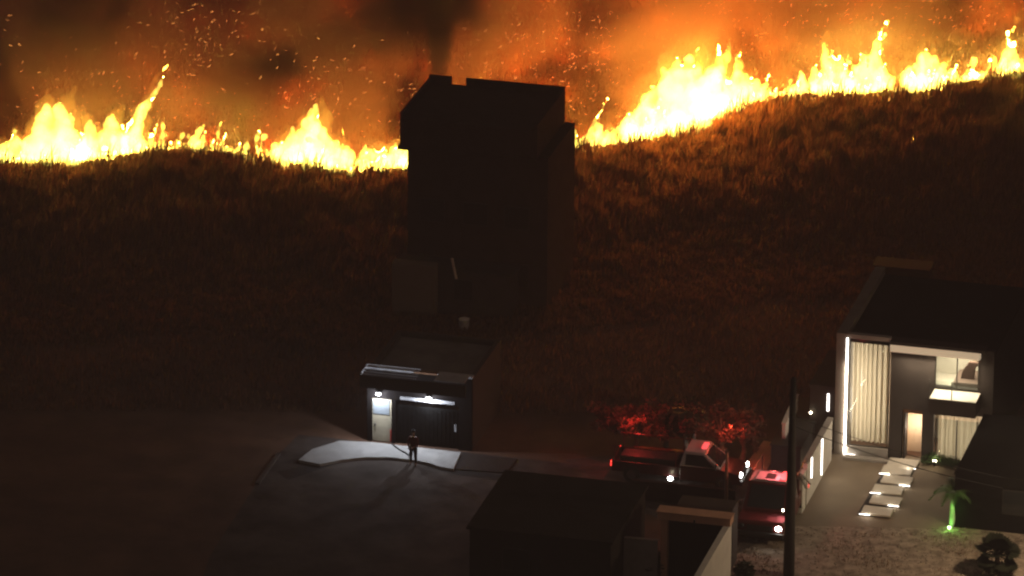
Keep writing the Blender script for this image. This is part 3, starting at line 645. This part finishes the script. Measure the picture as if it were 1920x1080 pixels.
# upright strip lamp on the side passage, and the dim side building behind the wall
fs_ = Fr(1540, 838)
sb = thing('side_annex', fs_, 'dark narrow annex between the modern house and the boundary wall, carrying a short light strip', 'annex')
MB().box(-.6, .62, 0, 4.5, 0, 3.0).build('wall', 'dgrey', sb); MB().box(-.65, .64, -.04, 4.5, 3.004, 3.1).build('roof', 'roofd', sb)
zz = fs_.face(1553, 770)[1]; xx = fs_.face(1553, 755)[0]
MB().box(xx - .05, xx + .05, -.06, -.003, zz, zz + .85).build('light_strip', 'led', sb)
MB().ball((fs_.face(1521, 772)[0], -.12, fs_.face(1521, 772)[1]), .06, 8).build('wall_lamp', 'lampy', sb)
# dark neighbour on the right
fn = Fr(1788, 988); x_, y_ = fn.top(1850, 778, 2.6)
nb = thing('neighbour_house', fn, 'black unlit flat-roofed building at the right edge beside the modern house', 'building')
MB().box(0, 8, 0, y_, 0, 2.6).build('wall', 'nearblackr', nb); MB().box(-.03, 8.1, -.05, y_, 2.604, 2.7).build('roof', 'nearblackr', nb)
f_ = MB().box(2.2, 3.6, -.05, -.003, .9, 2.1).build('window', 'metal', nb); MB().box(2.26, 3.54, -.07, -.052, .96, 2.04).build('pane', 'wind', f_)
# dim pale roof far behind the modern house
fb = Fr(1640, 530); fbh = thing('distant_shed', fb, 'faint low shed with a pale roof far behind the modern house', 'shed')
MB().box(0, 2.7, 0, .9, 0, .89).build('wall', 'dgrey', fbh); MB().add([(-.1, -.1, .9), (2.8, -.1, .9), (2.8, 1.0, .98), (-.1, 1.0, .98), (-.1, -.1, .96), (2.8, -.1, .96), (2.8, 1.0, 1.04), (-.1, 1.0, 1.04)], [(0, 3, 2, 1), (4, 5, 6, 7), (0, 1, 5, 4), (1, 2, 6, 5), (2, 3, 7, 6), (3, 0, 4, 7)]).build('roof', 'roofd', fbh)

P = G(2100, 1130); sl_ = thing('assumed_street_lamp', P, 'assumed street lamp on a steel arm beside the gravel street, unseen beyond the right edge', 'street lamp')  # assumed unseen lamp, added to brighten the gravel street and driveway
MB().tube([(0, 0, 0), (0, 0, 7), (-.4, 0, 7.6), (-1.8, .3, 7.9)], [.09, .06, .05, .04], 10).build('pole', 'galv', sl_)
lh = MB().box(-2.3, -1.7, .18, .44, 7.84, 7.96).build('lamp_head', 'metal', sl_, .03); MB().box(-2.25, -1.78, .22, .40, 7.82, 7.838).build('lamp_glass', 'lampy', lh)
lamp('assumed_street_light', 'SPOT', (-2.0, .3, 7.75), 3300, (1, .72, .44), sl_, .15, rot=(R(12), R(38), 0), spot=R(150))

# ================================================================= tan portal at the bottom
fp = Fr(1238, 1085); pt = thing('portal', fp, 'tan-beamed garage portal with a left post and dark opening at the bottom of the photo', 'garage')
xr2 = fp.face(1368, 1000)[0]; zb0 = fp.face(1240, 972)[1]; zb1 = fp.face(1240, 957)[1]
MB().box(-.15, xr2 + .05, -.12, .55, zb0, zb1 - .05).build('beam', 'tan', pt); MB().box(-.2, xr2 + .08, -.16, .6, zb1 - .046, zb1).build('beam_cap', 'tan', pt)
MB().box(0, .28, 0, .4, 0, zb0 - .003).build('post', 'tan', pt)
MB().box(.284, xr2 - .3, .35, .42, 0, zb0 - .003).build('garage_door', 'gatem', pt)
MB().box(xr2 - .28, xr2, -7, .4, 0, zb0 - .003).build('side_wall', 'wht', pt)
MB().box(.29, xr2 - .29, .5, 3.0, 0, zb0 - .05).build('room', 'dgrey', pt)
MB().box(xr2 * .48, xr2 * .48 + .08, -.16, -.123, zb0, zb0 + .14).build('hook', 'metal', pt)
# brown post
P = G(1361, 962); po = thing('post', P, 'slim brown post standing between the tan portal and the pale pickup', 'post')
MB().tube([(0, 0, 0), (0, 0, 3.0)], [.09, .07], 8).build('shaft', mat('brown_post', (.22, .15, .09)), po); MB().tube([(0, 0, 3.0), (0, 0, 3.06)], .11, 8).build('cap', 'metal', po)
# low walls of the lots around the pickup
def low_wall(p0, p1, hgt, m, lab, name='low_wall', th=.16, z=0):
    A = G(*p0, z); B = G(*p1, z); d = B - A; L_ = float(np.linalg.norm(d[:2])); o = MB().box(0, L_, -th / 2, th / 2, 0, hgt).box(-.03, L_ + .03, -th / 2 - .03, th / 2 + .03, hgt + .003, hgt + .06).build(name, m, loc=A)
    o.rotation_euler.z = math.atan2(d[1], d[0]); return tag(o, lab, 'wall')
low_wall((1185, 935), (1378, 955), .9, 'brick', 'low brown wall running between the pale pickup and the tan portal')
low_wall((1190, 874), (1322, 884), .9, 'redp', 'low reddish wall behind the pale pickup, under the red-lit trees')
low_wall((1468, 870), (1492, 815), 2.0, 'wht', 'pale wall end beside the pole, lit red by the fire pickup')
low_wall((1140, 1080), (1232, 1088), 1.9, 'grey', 'grey garden wall left of the tan portal')
poly_sheet('ramp', [(1432, 826), (1466, 832), (1436, 884), (1392, 878)], .01, 'tan')
poly_sheet('side_yard', [(1060, 862), (1440, 822), (1480, 985), (1380, 1040), (1220, 965)], .0075, 'asphalt')
fk = Fr(1445, 880); _, yk = fk.top(1500, 790, 0)
kk = thing('dark_shed', fk, 'black flat shed behind the fire pickup, right of the paved ramp', 'shed')
MB().box(0, 1.4, 0, yk, 0, 1.2).build('wall', 'dgrey', kk); MB().box(-.05, 1.45, -.05, yk, 1.204, 1.27).build('roof', 'roofd', kk)

# ================================================================= vehicles
def wheel(par, x, y, r=.4, wd=.26, axis='x'):
    pts = [(x - wd / 2, y, r), (x + wd / 2, y, r)] if axis == 'x' else [(x, y - wd / 2, r), (x, y + wd / 2, r)]
    wh = MB().tube(pts, r, 20).build('wheel', 'blk', par)
    pts = [(p[0] + (-.01 if i == 0 else .01) * (axis == 'x'), p[1] + (-.01 if i == 0 else .01) * (axis == 'y'), r) for i, p in enumerate(pts)]
    MB().tube(pts, r * .55, 14).build('rim', 'chrome', wh)
M['redd'] = mat('dark_red_paint', (.035, .007, .006), .35, .15, 1, spec=.5); M['roofp'] = mat('pale_roof_paint', (.60, .50, .50), .35, .1, 1, spec=.5)
def pickup(fr, label, group, Lh, Lc, Lb, W, Hc, Hb, paint, cabpaint, yaw=0, lit=(1, 1), beacon=True):
    """front at y=0, body going back along +y, centred on x=0"""
    t = thing('pickup', fr, label, 'pickup truck', group); t.rotation_euler.z = fr.r + yaw
    h = W / 2; L_ = Lh + Lc + Lb
    MB().profile([(0, .38), (0, .95), (.12, Hb - .08), (Lh * .5, Hb), (Lh, Hb + .05), (Lh + Lc, Hb + .05), (Lh + Lc, .38)][::-1], -h, h).build('body', paint, t, .05)
    ins = .12
    vs = []
    for (y, z, i_) in ((Lh * .8, Hb + .05, .03), (Lh + .62, Hc, ins), (Lh + Lc - .2, Hc, ins), (Lh + Lc, Hb + .05, .03)):
        vs += [(-h + i_, y, z), (h - i_, y, z)]
    MB().add(vs, [(0, 1, 3, 2), (2, 3, 5, 4), (4, 5, 7, 6), (6, 7, 1, 0), (0, 2, 4, 6), (1, 7, 5, 3)]).build('cab', cabpaint, t, .05)
    MB().box(-h + ins + .03, h - ins - .03, Lh + .66, Lh + Lc - .22, Hc + .003, Hc + .03).build('roof_panel', 'roofp', t, .01)
    def lerp(a, b, t_): return tuple(a[i] + (b[i] - a[i]) * t_ for i in range(3))
    def panel(A, B, C, D_, off, mgn, nm, mt):
        c = [lerp(lerp(A, B, mgn), lerp(D_, C, mgn), mgn), lerp(lerp(A, B, 1 - mgn), lerp(D_, C, 1 - mgn), mgn), lerp(lerp(A, B, 1 - mgn), lerp(D_, C, 1 - mgn), 1 - mgn), lerp(lerp(A, B, mgn), lerp(D_, C, mgn), 1 - mgn)]
        c = [(p[0] + off[0], p[1] + off[1], p[2] + off[2]) for p in c]
        c2 = [(p[0] - off[0] * .8, p[1] - off[1] * .8, p[2] - off[2] * .8) for p in c]
        MB().add(c + c2, [(0, 1, 2, 3), (7, 6, 5, 4), (0, 4, 5, 1), (1, 5, 6, 2), (2, 6, 7, 3), (3, 7, 4, 0)]).build(nm, mt, t)
    panel(vs[0], vs[1], vs[3], vs[2], (0, -.02, .02), .1, 'windscreen', 'wind')
    panel(vs[6], vs[0], vs[2], vs[4], (-.02, 0, 0), .13, 'side_window', 'wind'); panel(vs[1], vs[7], vs[5], vs[3], (.02, 0, 0), .13, 'side_window', 'wind')
    # bed
    y0, y1 = Lh + Lc + .03, L_
    MB().box(-h, -h + .07, y0, y1, .5, Hb).box(h - .07, h, y0, y1, .5, Hb).box(-h + .07, h - .07, y0, y0 + .06, .5, Hb).box(-h + .07, h - .07, y1 - .06, y1, .5, Hb).box(-h + .07, h - .07, y0 + .06, y1 - .06, .5, .62).build('cargo_bed', paint, t)
    MB().box(-h * .6, h * .6, y0 + .2, y1 - .3, .63, Hb + .15).build('water_tank', 'metal', t, .05)
    for s in (-1, 1):
        rk = MB()
        for yy in (y0 + .15, y1 - .15): rk.tube([(s * (h - .05), yy, Hb), (s * (h - .05), yy, Hc - .05)], .03, 6)
        rk.tube([(s * (h - .05), y0 - .2, Hc - .05), (s * (h - .05), y1, Hc - .05)], .03, 6); rk.build('rack', 'redp', t)
    MB().box(-h - .03, h + .03, -.16, -.003, .38, .62).build('bumper', 'metal', t, .03)
    MB().box(-h * .55, h * .55, -.03, -.002, .68, .92).build('grille', 'metal', t)
    for s, on in ((-1, lit[0]), (1, lit[1])):
        MB().ball((s * (h - .22), -.02, .84), .15, 12, 1, .5, .8).build('headlight', 'head' if on else 'wind', t, smooth=True)
        MB().box(s * h - .06, s * h + .06, L_ + .003, L_ + .04, .75, 1.0).build('tail_light', 'red', t)
        m_ = MB().box(s * (h + .12) - .1, s * (h + .12) + .1, Lh * .95, Lh * .95 + .1, Hb + .1, Hb + .38).build('mirror', 'chrome', t, .02)
        wheel(t, s * (h - .12), .75); wheel(t, s * (h - .12), L_ - .95)
    return t, h
fv = Fr(1424, 1020)
W1 = 2.15; LH, LC, LB = 1.25, 2.1, 1.9
t1, h = pickup(fv, 'fire pickup seen from its front with a red-lit roof, parked beside the pole', 'fire pickups', LH, LC, LB, W1, 2.25, 1.15, 'redp', 'redp', lit=(0, 1))
Hc = 2.25
bb = MB().box(.42, .72, LH + .75, LH + LC - .35, Hc + .01, Hc + .16).build('light_bar', 'redb', t1, .05)
MB().box(-.28, .18, LH + 1.0, LH + 1.6, Hc + .005, Hc + .05).build('roof_hatch', 'metal', t1, .02)
rr = MB().tube([(-.7, LH + .72, Hc + .05), (.72, LH + .72, Hc + .05), (.74, LH + LC - .3, Hc + .05), (-.7, LH + LC - .3, Hc + .05), (-.7, LH + .72, Hc + .05)], .035, 6).build('roof_rail', 'chrome', t1)
lamp('beacon_light', 'POINT', (.45, LH + 1.2, Hc + .6), 110, (1, .20, .22), t1, .08)
lamp('beacon_light', 'POINT', (-.2, LH + 1.6, Hc + .8), 30, (1, .14, .12), t1, .08)
lamp('marker_light', 'POINT', (h + .25, .4, 1.6), .6, (1, .9, .7), t1, .03)
MB().ball((h - .1, .35, 1.62), .06, 8).build('marker_lamp', 'lampy', t1); MB().ball((h + .12, .9, 1.1), .05, 8).build('marker_lamp', 'lampy', t1)
fv2 = Fr(1394, 912); 
t2, h2 = pickup(fv2, 'pale-cabbed fire pickup seen from its side, with both headlights and a side lamp lit', 'fire pickups', 1.1, 1.75, 3.2, 1.8, 1.75, 1.0, 'redd', 'greyp', yaw=R(90), lit=(1, 1))
MB().ball((-h2 - .06, 3.25, .42), .13, 10, .6, 1, .8).build('side_lamp', 'head', t2)
lamp('side_light', 'POINT', (-h2 - .3, 3.25, .6), 3, (1, .9, .6), t2, .05)
lamp('tree_fill_light', 'POINT', (1.1, 5.4, 2.6), 130, (1, .05, .04), t2, .1)  # added red lamps brightening the trees, with no fitting here
lamp('tree_fill_light', 'POINT', (1.3, .9, 2.4), 110, (1, .10, .05), t2, .1)
MB().box(-.3, .3, 1.7, 1.95, 1.77, 1.9).build('light_bar', 'redb', t2, .04)

# ================================================================= pole and wires
P = G(1479, 1078); P[2] = 0
pl = thing('utility_pole', P, 'tall leaning concrete utility pole between the fire pickup and the driveway', 'utility pole')
topz = 9.4
MB().tube([(0, 0, 0), (.0, 0, topz * .5), (.0, 0, topz)], [.26, .2, .13], 10).build('shaft', 'conc', pl, smooth=True)
MB().tube([(0, 0, topz), (0, 0, topz + .12)], [.14, .05], 10).build('cap', 'conc', pl)
MB().tube([(-.02, -.2, 7.62), (.0, -.26, 7.7), (.02, -.2, 7.78)], .04, 8).build('hook', 'metal', pl)
def wire(a, b, sag, lab, r=.018):
    pts = [np.array(a) + (np.array(b) - np.array(a)) * t - np.array([0, 0, sag * 4 * t * (1 - t)]) for t in np.linspace(0, 1, 24)]
    return tag(MB().tube(pts, r, 5).build('wire', 'blk'), lab, 'wire', 'wires from the utility pole')
a0 = np.array([P[0], P[1], 7.7])
e1 = HF.o + HF.u * 6.9 + HF.n * -.1 + np.array([0, 0, 2.9]); e2 = HF.o + HF.u * 4.6 + HF.n * -.2 + np.array([0, 0, 2.5])
wire(a0, G(1880, 895, 3.1), .25, 'upper thin black wire crossing in front of the curtained window')
wire(a0 - np.array([0, 0, .5]), G(1880, 915, 2.9), .25, 'lower thin black wire crossing in front of the bright entrance')

# ================================================================= plants
def leaves(mb, c, rx, rz, n, sz, r, hollow=.3, flatz=1.0):
    for _ in range(n):
        d = np.array([r.gauss(0, 1), r.gauss(0, 1), r.gauss(0, 1)]); d /= np.linalg.norm(d) + 1e-6
        q = (hollow + (1 - hollow) * r.random() ** .5); p = c + d * q * np.array([rx, rx, rz])
        a = np.array([r.gauss(0, 1), r.gauss(0, 1), r.gauss(0, .6)]); a /= np.linalg.norm(a); b = np.cross(a, [r.gauss(0, 1), r.gauss(0, 1), r.gauss(0, 1)]); b /= np.linalg.norm(b) + 1e-6
        s = sz * r.uniform(.6, 1.3)
        mb.add([p - a * s, p + b * s * .4, p + a * s, p - b * s * .4], [(0, 1, 2, 3)])
def tree(P, hgt, cr, label, seed, m='leafr', tm='trunk', group=None, nl=260, limbs=7, name='tree', bare=False):
    r = random.Random(seed); t = thing(name, P, label, 'tree', group); tr = MB(); cw = MB()
    tr.tube([(0, 0, 0), (.08, 0, hgt * .3), (.02, .05, hgt * .55)], [.14, .11, .08], 8)
    for k in range(limbs):
        a = 6.283 * k / limbs + r.uniform(-.4, .4); L_ = cr * r.uniform(.7, 1.15); z1 = hgt * r.uniform(.7, 1.0)
        e = np.array([math.cos(a) * L_, math.sin(a) * L_, z1]); s0 = np.array([.03, 0, hgt * r.uniform(.3, .55)]); mid = (s0 + e) / 2 + np.array([0, 0, .25])
        tr.tube([s0, mid, e], [.06, .04, .015], 6)
        for q in range(3):
            e2 = e + np.array([r.gauss(0, .4), r.gauss(0, .4), r.uniform(-.2, .5)]); tr.tube([mid * .4 + e * .6, e2], [.02, .008], 5)
            if not bare: leaves(cw, e2, cr * .26, cr * .2, nl // (limbs * 3), .13, r)
        if not bare: leaves(cw, e, cr * .32, cr * .24, nl // limbs, .14, r)
    tr.build('trunk', tm, t); cw.build('crown', m, t); return t
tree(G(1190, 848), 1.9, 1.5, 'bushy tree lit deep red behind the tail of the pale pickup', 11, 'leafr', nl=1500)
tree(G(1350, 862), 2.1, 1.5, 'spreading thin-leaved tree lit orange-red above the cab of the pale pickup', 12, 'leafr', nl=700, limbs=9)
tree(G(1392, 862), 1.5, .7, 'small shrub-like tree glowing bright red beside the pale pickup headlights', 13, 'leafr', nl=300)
tree(G(1248, 838), 1.9, 1.4, 'dim dark tree between the two red-lit trees', 14, 'leafd', nl=800)
for k, (px_, py_, tx, lab) in enumerate(((1292, 854, -.5, 'leaning pale slim palm trunk, the left one behind the pale pickup'), (1300, 856, .05, 'upright pale slim palm trunk, the right one behind the pale pickup'))):
    P = G(px_, py_); t = thing('palm_tree', P, lab, 'palm tree', 'slim palms behind the pale pickup')
    MB().tube([(0, 0, 0), (tx * .3, 0, .7), (tx, 0, 2.2)], [.13, .1, .07], 9).build('trunk', 'palmt', t, smooth=True)
    c = MB()
    for q in range(9):
        a = q * .7; L_ = 1.0; pts = [np.array([tx, 0, 2.2]) + np.array([math.cos(a) * L_ * s, math.sin(a) * L_ * s, .45 * s - .8 * s * s]) for s in (0, .3, .6, 1)]
        for i in range(3):
            d = np.array([-math.sin(a), math.cos(a), 0]) * (.12, .16, .1)[i]; e = np.array([-math.sin(a), math.cos(a), 0]) * (.16, .1, .02)[i]
            c.add([pts[i] - d, pts[i] + d, pts[i + 1] + e, pts[i + 1] - e], [(0, 1, 2, 3)])
    c.build('crown', 'leafd', t)
lamp('trunk_glow', 'POINT', G(1296, 870) + np.array([0, 0, .3]), 2.2, (.8, .95, .9), None, .05)
def frond(mb, o0, a, L_, rise, droop, wd, nleaf=14, r=random):
    side = np.array([-math.sin(a), math.cos(a), 0]); prev = None
    for i in range(nleaf + 1):
        s = i / nleaf; p = o0 + np.array([math.cos(a) * L_ * s, math.sin(a) * L_ * s, rise * s - droop * s * s])
        if prev is not None:
            mb.add([prev - side * .02, prev + side * .02, p + side * .015, p - side * .015], [(0, 1, 2, 3)])
            lw_ = wd * math.sin(math.pi * min(1, .15 + s * .85)) + .05
            for sg in (-1, 1):
                q = p + side * sg * lw_ + np.array([math.cos(a), math.sin(a), 0]) * .12 + np.array([0, 0, -.25 * lw_])
                mb.add([prev, p, q], [(0, 1, 2)])
        prev = p
# palm with a green uplight at the driveway's right corner
P = G(1784, 987); t = thing('palm_tree', P, 'small palm with its trunk lit green, at the right corner of the driveway', 'palm tree')
MB().tube([(0, 0, 0), (.03, 0, .35), (.0, 0, 1.0), (.04, 0, 1.7)], [.13, .15, .12, .10], 12).build('trunk', 'palmt', t, smooth=True)
c = MB()
for a, L_, ri, dr_ in ((3.05, 1.05, .65, 1.1), (.4, 1.0, .7, 1.0), (1.3, .95, .8, .9), (2.2, .8, .8, .8), (-.5, .8, .6, 1.0), (-1.6, .7, .6, 1.0), (3.9, .7, .5, 1.0), (.9, .7, 1.0, .6), (2.6, .95, .8, 1.1), (-.1, 1.0, .9, .9), (1.7, .8, 1.1, .7), (-1.0, .8, .9, 1.0), (4.6, .7, .8, .9), (3.4, .9, 1.0, .9)):
    frond(c, np.array([.04, 0, 1.7]), a, L_, ri, dr_, .32)
c.build('crown', 'leaf', t)
l_ = MB().tube([(-.12, -.28, 0), (-.12, -.28, .1)], [.05, .08], 10).build('uplight', 'lampg', t)
lamp('green_light', 'POINT', (-.14, -.42, .25), 9, (.25, 1, .12), t, .04)
lamp('green_light', 'POINT', (.05, -.55, 1.0), 14, (.25, 1, .12), t, .04)  # second green lamp, added without a fitting to light the upper trunk
P = G(1484, 968); t = thing('palm_tree', P, 'slim tree lit green and half hidden behind the utility pole', 'palm tree')
MB().tube([(0, 0, 0), (.02, 0, 1.2), (-.05, 0, 2.0)], [.15, .13, .1], 12).build('trunk', 'palmt', t, smooth=True)
c = MB()
for q in range(9): frond(c, np.array([-.05, 0, 2.0]), q * .7, .8, .6, 1.0, .2)
c.build('crown', 'leafd', t)
lamp('green_light', 'POINT', (.12, -.42, .5), 5, (.12, 1, .15), t, .04)
# dark bushy palm bottom right
P = G(1868, 1076); t = thing('fan_palm', P, 'dark bushy fan palm in the gravel at the bottom right', 'palm tree')
MB().tube([(0, 0, 0), (.05, 0, .4), (0, 0, .8)], [.12, .11, .1], 10).build('trunk', 'trunk', t, smooth=True)
c = MB(); r = random.Random(5)
for q in range(64):
    a = q * 2.4; L_ = r.uniform(.75, 1.25); el = math.asin(r.uniform(-.6, 1.0)); o0 = np.array([0, 0, .95])
    d = np.array([math.cos(a) * math.cos(el), math.sin(a) * math.cos(el), math.sin(el)]); side = np.cross(d, [0, 0, 1]); side /= np.linalg.norm(side) + 1e-6; up = np.cross(side, d)
    pet = o0 + d * L_ * .5; c.tube([o0, pet], [.02, .012], 5)
    for k in range(9):
        th = (k - 4) * .28; e = pet + (d * math.cos(th) + side * math.sin(th)) * L_ * .5 - np.array([0, 0, .08])
        w1 = (d * -math.sin(th) + side * math.cos(th)) * .10; m1 = pet * .4 + e * .6
        c.add([pet, m1 + w1, e, m1 - w1], [(0, 1, 2, 3)])
M['leafk'] = mat('black_green_leaf', (.014, .016, .010), .9, .4, 3, spec=.05); c.build('crown', 'leafk', t)
# planting under the lower window and beside the side wall
r = random.Random(3)
for k, (px_, py_, s) in enumerate(((1738, 871, .32), (1750, 869, .38), (1763, 873, .35), (1775, 874, .3), (1786, 876, .36), (1524, 897, .3))):
    P = G(px_, py_); t = thing('low_shrub', P, ['low shrub at the left end of the bed under the lower window', 'low shrub right behind the bright ground spotlight', 'low shrub just right of the bright ground spotlight', 'low shrub in the middle of the bed right of the spotlight', 'low shrub at the right end of the bed by the black building', 'low shrub by the spotlight of the driveway side wall'][k], 'shrub', 'low shrubs in the front yard beds')
    mb = MB(); leaves(mb, np.array([0, 0, s * .8]), s, s * .8, 160, .08, r, .1); mb.build('foliage', 'leaf', t)
    MB().tube([(0, 0, 0), (0, 0, s)], [.03, .01], 6).build('stem', 'trunk', t)
for k, (px_, py_, s, lab) in enumerate(((1222, 1078, .7, 'dark rounded bush left of the tan portal post'), (1150, 960, .6, 'dim bush near the tail of the pale pickup'), (1395, 1085, .5, 'low dark bush at the bottom beside the tan portal side wall'))):
    P = G(px_, py_); t = thing('bush', P, lab, 'bush'); mb = MB(); leaves(mb, np.array([0, 0, s * .8]), s, s * .8, 700, .11, r, .1); mb.build('foliage', 'leafd', t)
    MB().tube([(0, 0, 0), (0, 0, s)], [.04, .01], 6).build('stem', 'trunk', t)
# stones over the gravel street
n = 1500; mb = MB(); r = random.Random(8)
vs = []; fs = []
base = [(1, 0, 0), (.3, .9, 0), (-.8, .5, 0), (-.7, -.6, 0), (.4, -.9, 0), (0, 0, .7)]
for k in range(n):
    P = G(r.uniform(1330, 2000), r.uniform(990, 1110)); s = r.uniform(.02, .075) * (2 if r.random() < .04 else 1); a = r.uniform(0, 6)
    q = [(P[0] + s * (x * math.cos(a) - y * math.sin(a)), P[1] + s * (x * math.sin(a) + y * math.cos(a)), .004 + s * z) for x, y, z in base]
    mb.add(q, [(0, 1, 5), (1, 2, 5), (2, 3, 5), (3, 4, 5), (4, 0, 5)])
tag(mb.build('stones', 'stone'), 'small stones scattered over the gravel street', 'stones', kind='stuff')
n = 5000; mb = MB()
for k in range(n):
    P = G(r.uniform(1370, 2000), r.uniform(1000, 1120))
    if math.sin(P[0] * 1.3) + math.sin(P[1] * 1.7 + P[0]) < .2: continue
    a = r.uniform(0, 6); h_ = r.uniform(.05, .16); mb.add([(P[0] - .012, P[1], 0), (P[0] + .012, P[1], 0), (P[0] + .06 * math.cos(a), P[1] + .06 * math.sin(a), h_)], [(0, 1, 2)])
tag(mb.build('weeds', dry), 'sparse dry weeds on the gravel street', 'weeds', kind='stuff')

# ================================================================= person with the hose
P = G(775, 872, 0); P[2] = .0
def skin_fig(name, pts, edges, rads, m, parent=None):
    me = bpy.data.meshes.new(name); me.from_pydata(pts, edges, []); me.materials.append(M[m]); o = bpy.data.objects.new(name, me); COL.objects.link(o)
    md = o.modifiers.new('skin', 'SKIN'); sv = me.skin_vertices[0].data
    for i, q in enumerate(rads): sv[i].radius = q if isinstance(q, tuple) else (q, q)
    sv[0].use_root = True; md.use_smooth_shade = True
    s = o.modifiers.new('sub', 'SUBSURF'); s.levels = 1; s.render_levels = 2
    if parent: o.parent = parent
    return o
pts = [(0, 0, .92), (0, .01, 1.12), (0, .02, 1.32), (0, .0, 1.43), (0, -.02, 1.50), (0, -.03, 1.60), (0, -.035, 1.70),
       (.18, .02, 1.36), (.25, -.05, 1.12), (.12, -.24, 1.02), (.09, -.30, 1.0), (-.18, .02, 1.36), (-.27, -.02, 1.12), (-.14, -.22, .98), (-.10, -.29, .97),
       (.10, 0, .86), (.12, -.04, .48), (.13, .02, .09), (.14, -.13, .04), (-.10, 0, .86), (-.14, .04, .48), (-.16, .1, .09), (-.18, -.05, .04)]
edges = [(0, 1), (1, 2), (2, 3), (3, 4), (4, 5), (5, 6), (2, 7), (7, 8), (8, 9), (9, 10), (2, 11), (11, 12), (12, 13), (13, 14), (0, 15), (15, 16), (16, 17), (17, 18), (0, 19), (19, 20), (20, 21), (21, 22)]
rads = [(.15, .11), (.14, .10), (.16, .11), .06, .055, (.085, .10), (.06, .07), .065, .048, .036, .03, .065, .048, .036, .03, .095, .065, .045, .035, .095, .065, .045, .035]
body = skin_fig('person', pts, edges, rads, 'skin'); body.location = P; body.rotation_euler.z = R(-20)
tag(body, 'person in dark red jacket holding a hose before the gatehouse gate', 'person')
# clothing over the body
jk = skin_fig('jacket', [pts[0], pts[1], pts[2], (0, 0, 1.41), pts[7], pts[8], pts[9], pts[11], pts[12], pts[13]], [(0, 1), (1, 2), (2, 3), (2, 4), (4, 5), (5, 6), (2, 7), (7, 8), (8, 9)], [(.18, .14), (.165, .125), (.185, .13), .075, .08, .062, .048, .08, .062, .048], 'cloth', body)
tr_ = skin_fig('trousers', [(0, 0, .93), pts[15], pts[16], (.13, .015, .13), pts[19], pts[20], (-.158, .09, .13)], [(0, 1), (1, 2), (2, 3), (0, 4), (4, 5), (5, 6)], [(.16, .125), .11, .08, .06, .11, .08, .06], 'cloth2', body)
MB().ball((0, -.025, 1.71), .105, 12, .95, 1.05, .8).build('cap', 'cloth2', body, smooth=True)
for s in (-.032, .032): MB().ball((s, -.135, 1.62), .012, 6).build('eye', 'blk', body)
MB().ball((0, -.145, 1.595), .018, 6, .8, 1, 1.3).build('nose', 'skin', body)
for s, hx, hz_ in ((1, .08, 1.0), (-1, -.09, .97)):
    hd = MB(); hd.ball((hx, -.33, hz_), .045, 8, .8, 1.1, .6)
    for k in range(4): hd.tube([(hx - .03 + k * .02, -.36, hz_ + .01), (hx - .03 + k * .02, -.41 + abs(k - 1.5) * .008, hz_ - .005), (hx - .03 + k * .02, -.395, hz_ - .04)], [.011, .01, .007], 6)
    hd.tube([(hx - .035 * s, -.32, hz_), (hx - .06 * s, -.37, hz_ - .01), (hx - .045 * s, -.395, hz_ - .03)], [.012, .011, .008], 6)
    hd.build('hand', 'skin', body)
# hose from the side door to the person's hands
zz = .16
hp = [G(735, 832, zz), G(742, 838, zz), G(752, 845, zz), G(762, 850, zz), G(768, 854, zz)]
rot = Matrix.Rotation(R(-20), 3, 'Z'); hand = np.array(rot @ Vector((0, -.38, .97))) + P
hp += [hp[-1] * .5 + hand * .5 + np.array([0, 0, -.2]), hand]
tag(MB().tube(hp, .035, 8).build('hose', 'hose'), 'dark hose lying on the pale pavement from the side door to the person', 'hose')

# ================================================================= thin smoky night air over the whole place
hm = bpy.data.materials.new('haze'); hm.use_nodes = True; nt = hm.node_tree
nt.nodes.remove(nt.nodes['Principled BSDF']); hv = nt.nodes.new('ShaderNodeVolumePrincipled')
hv.inputs['Color'].default_value = (.9, .86, .84, 1); hv.inputs['Density'].default_value = .0010
nt.links.new(hv.outputs[0], nt.nodes['Material Output'].inputs['Volume'])
zlo_ = float(Z.min()) - 1
tag(MB().box(-410, 410, -70, 905, zlo_, 119).build('haze', hm), 'thin brownish smoke haze in the night air', 'haze', kind='stuff')
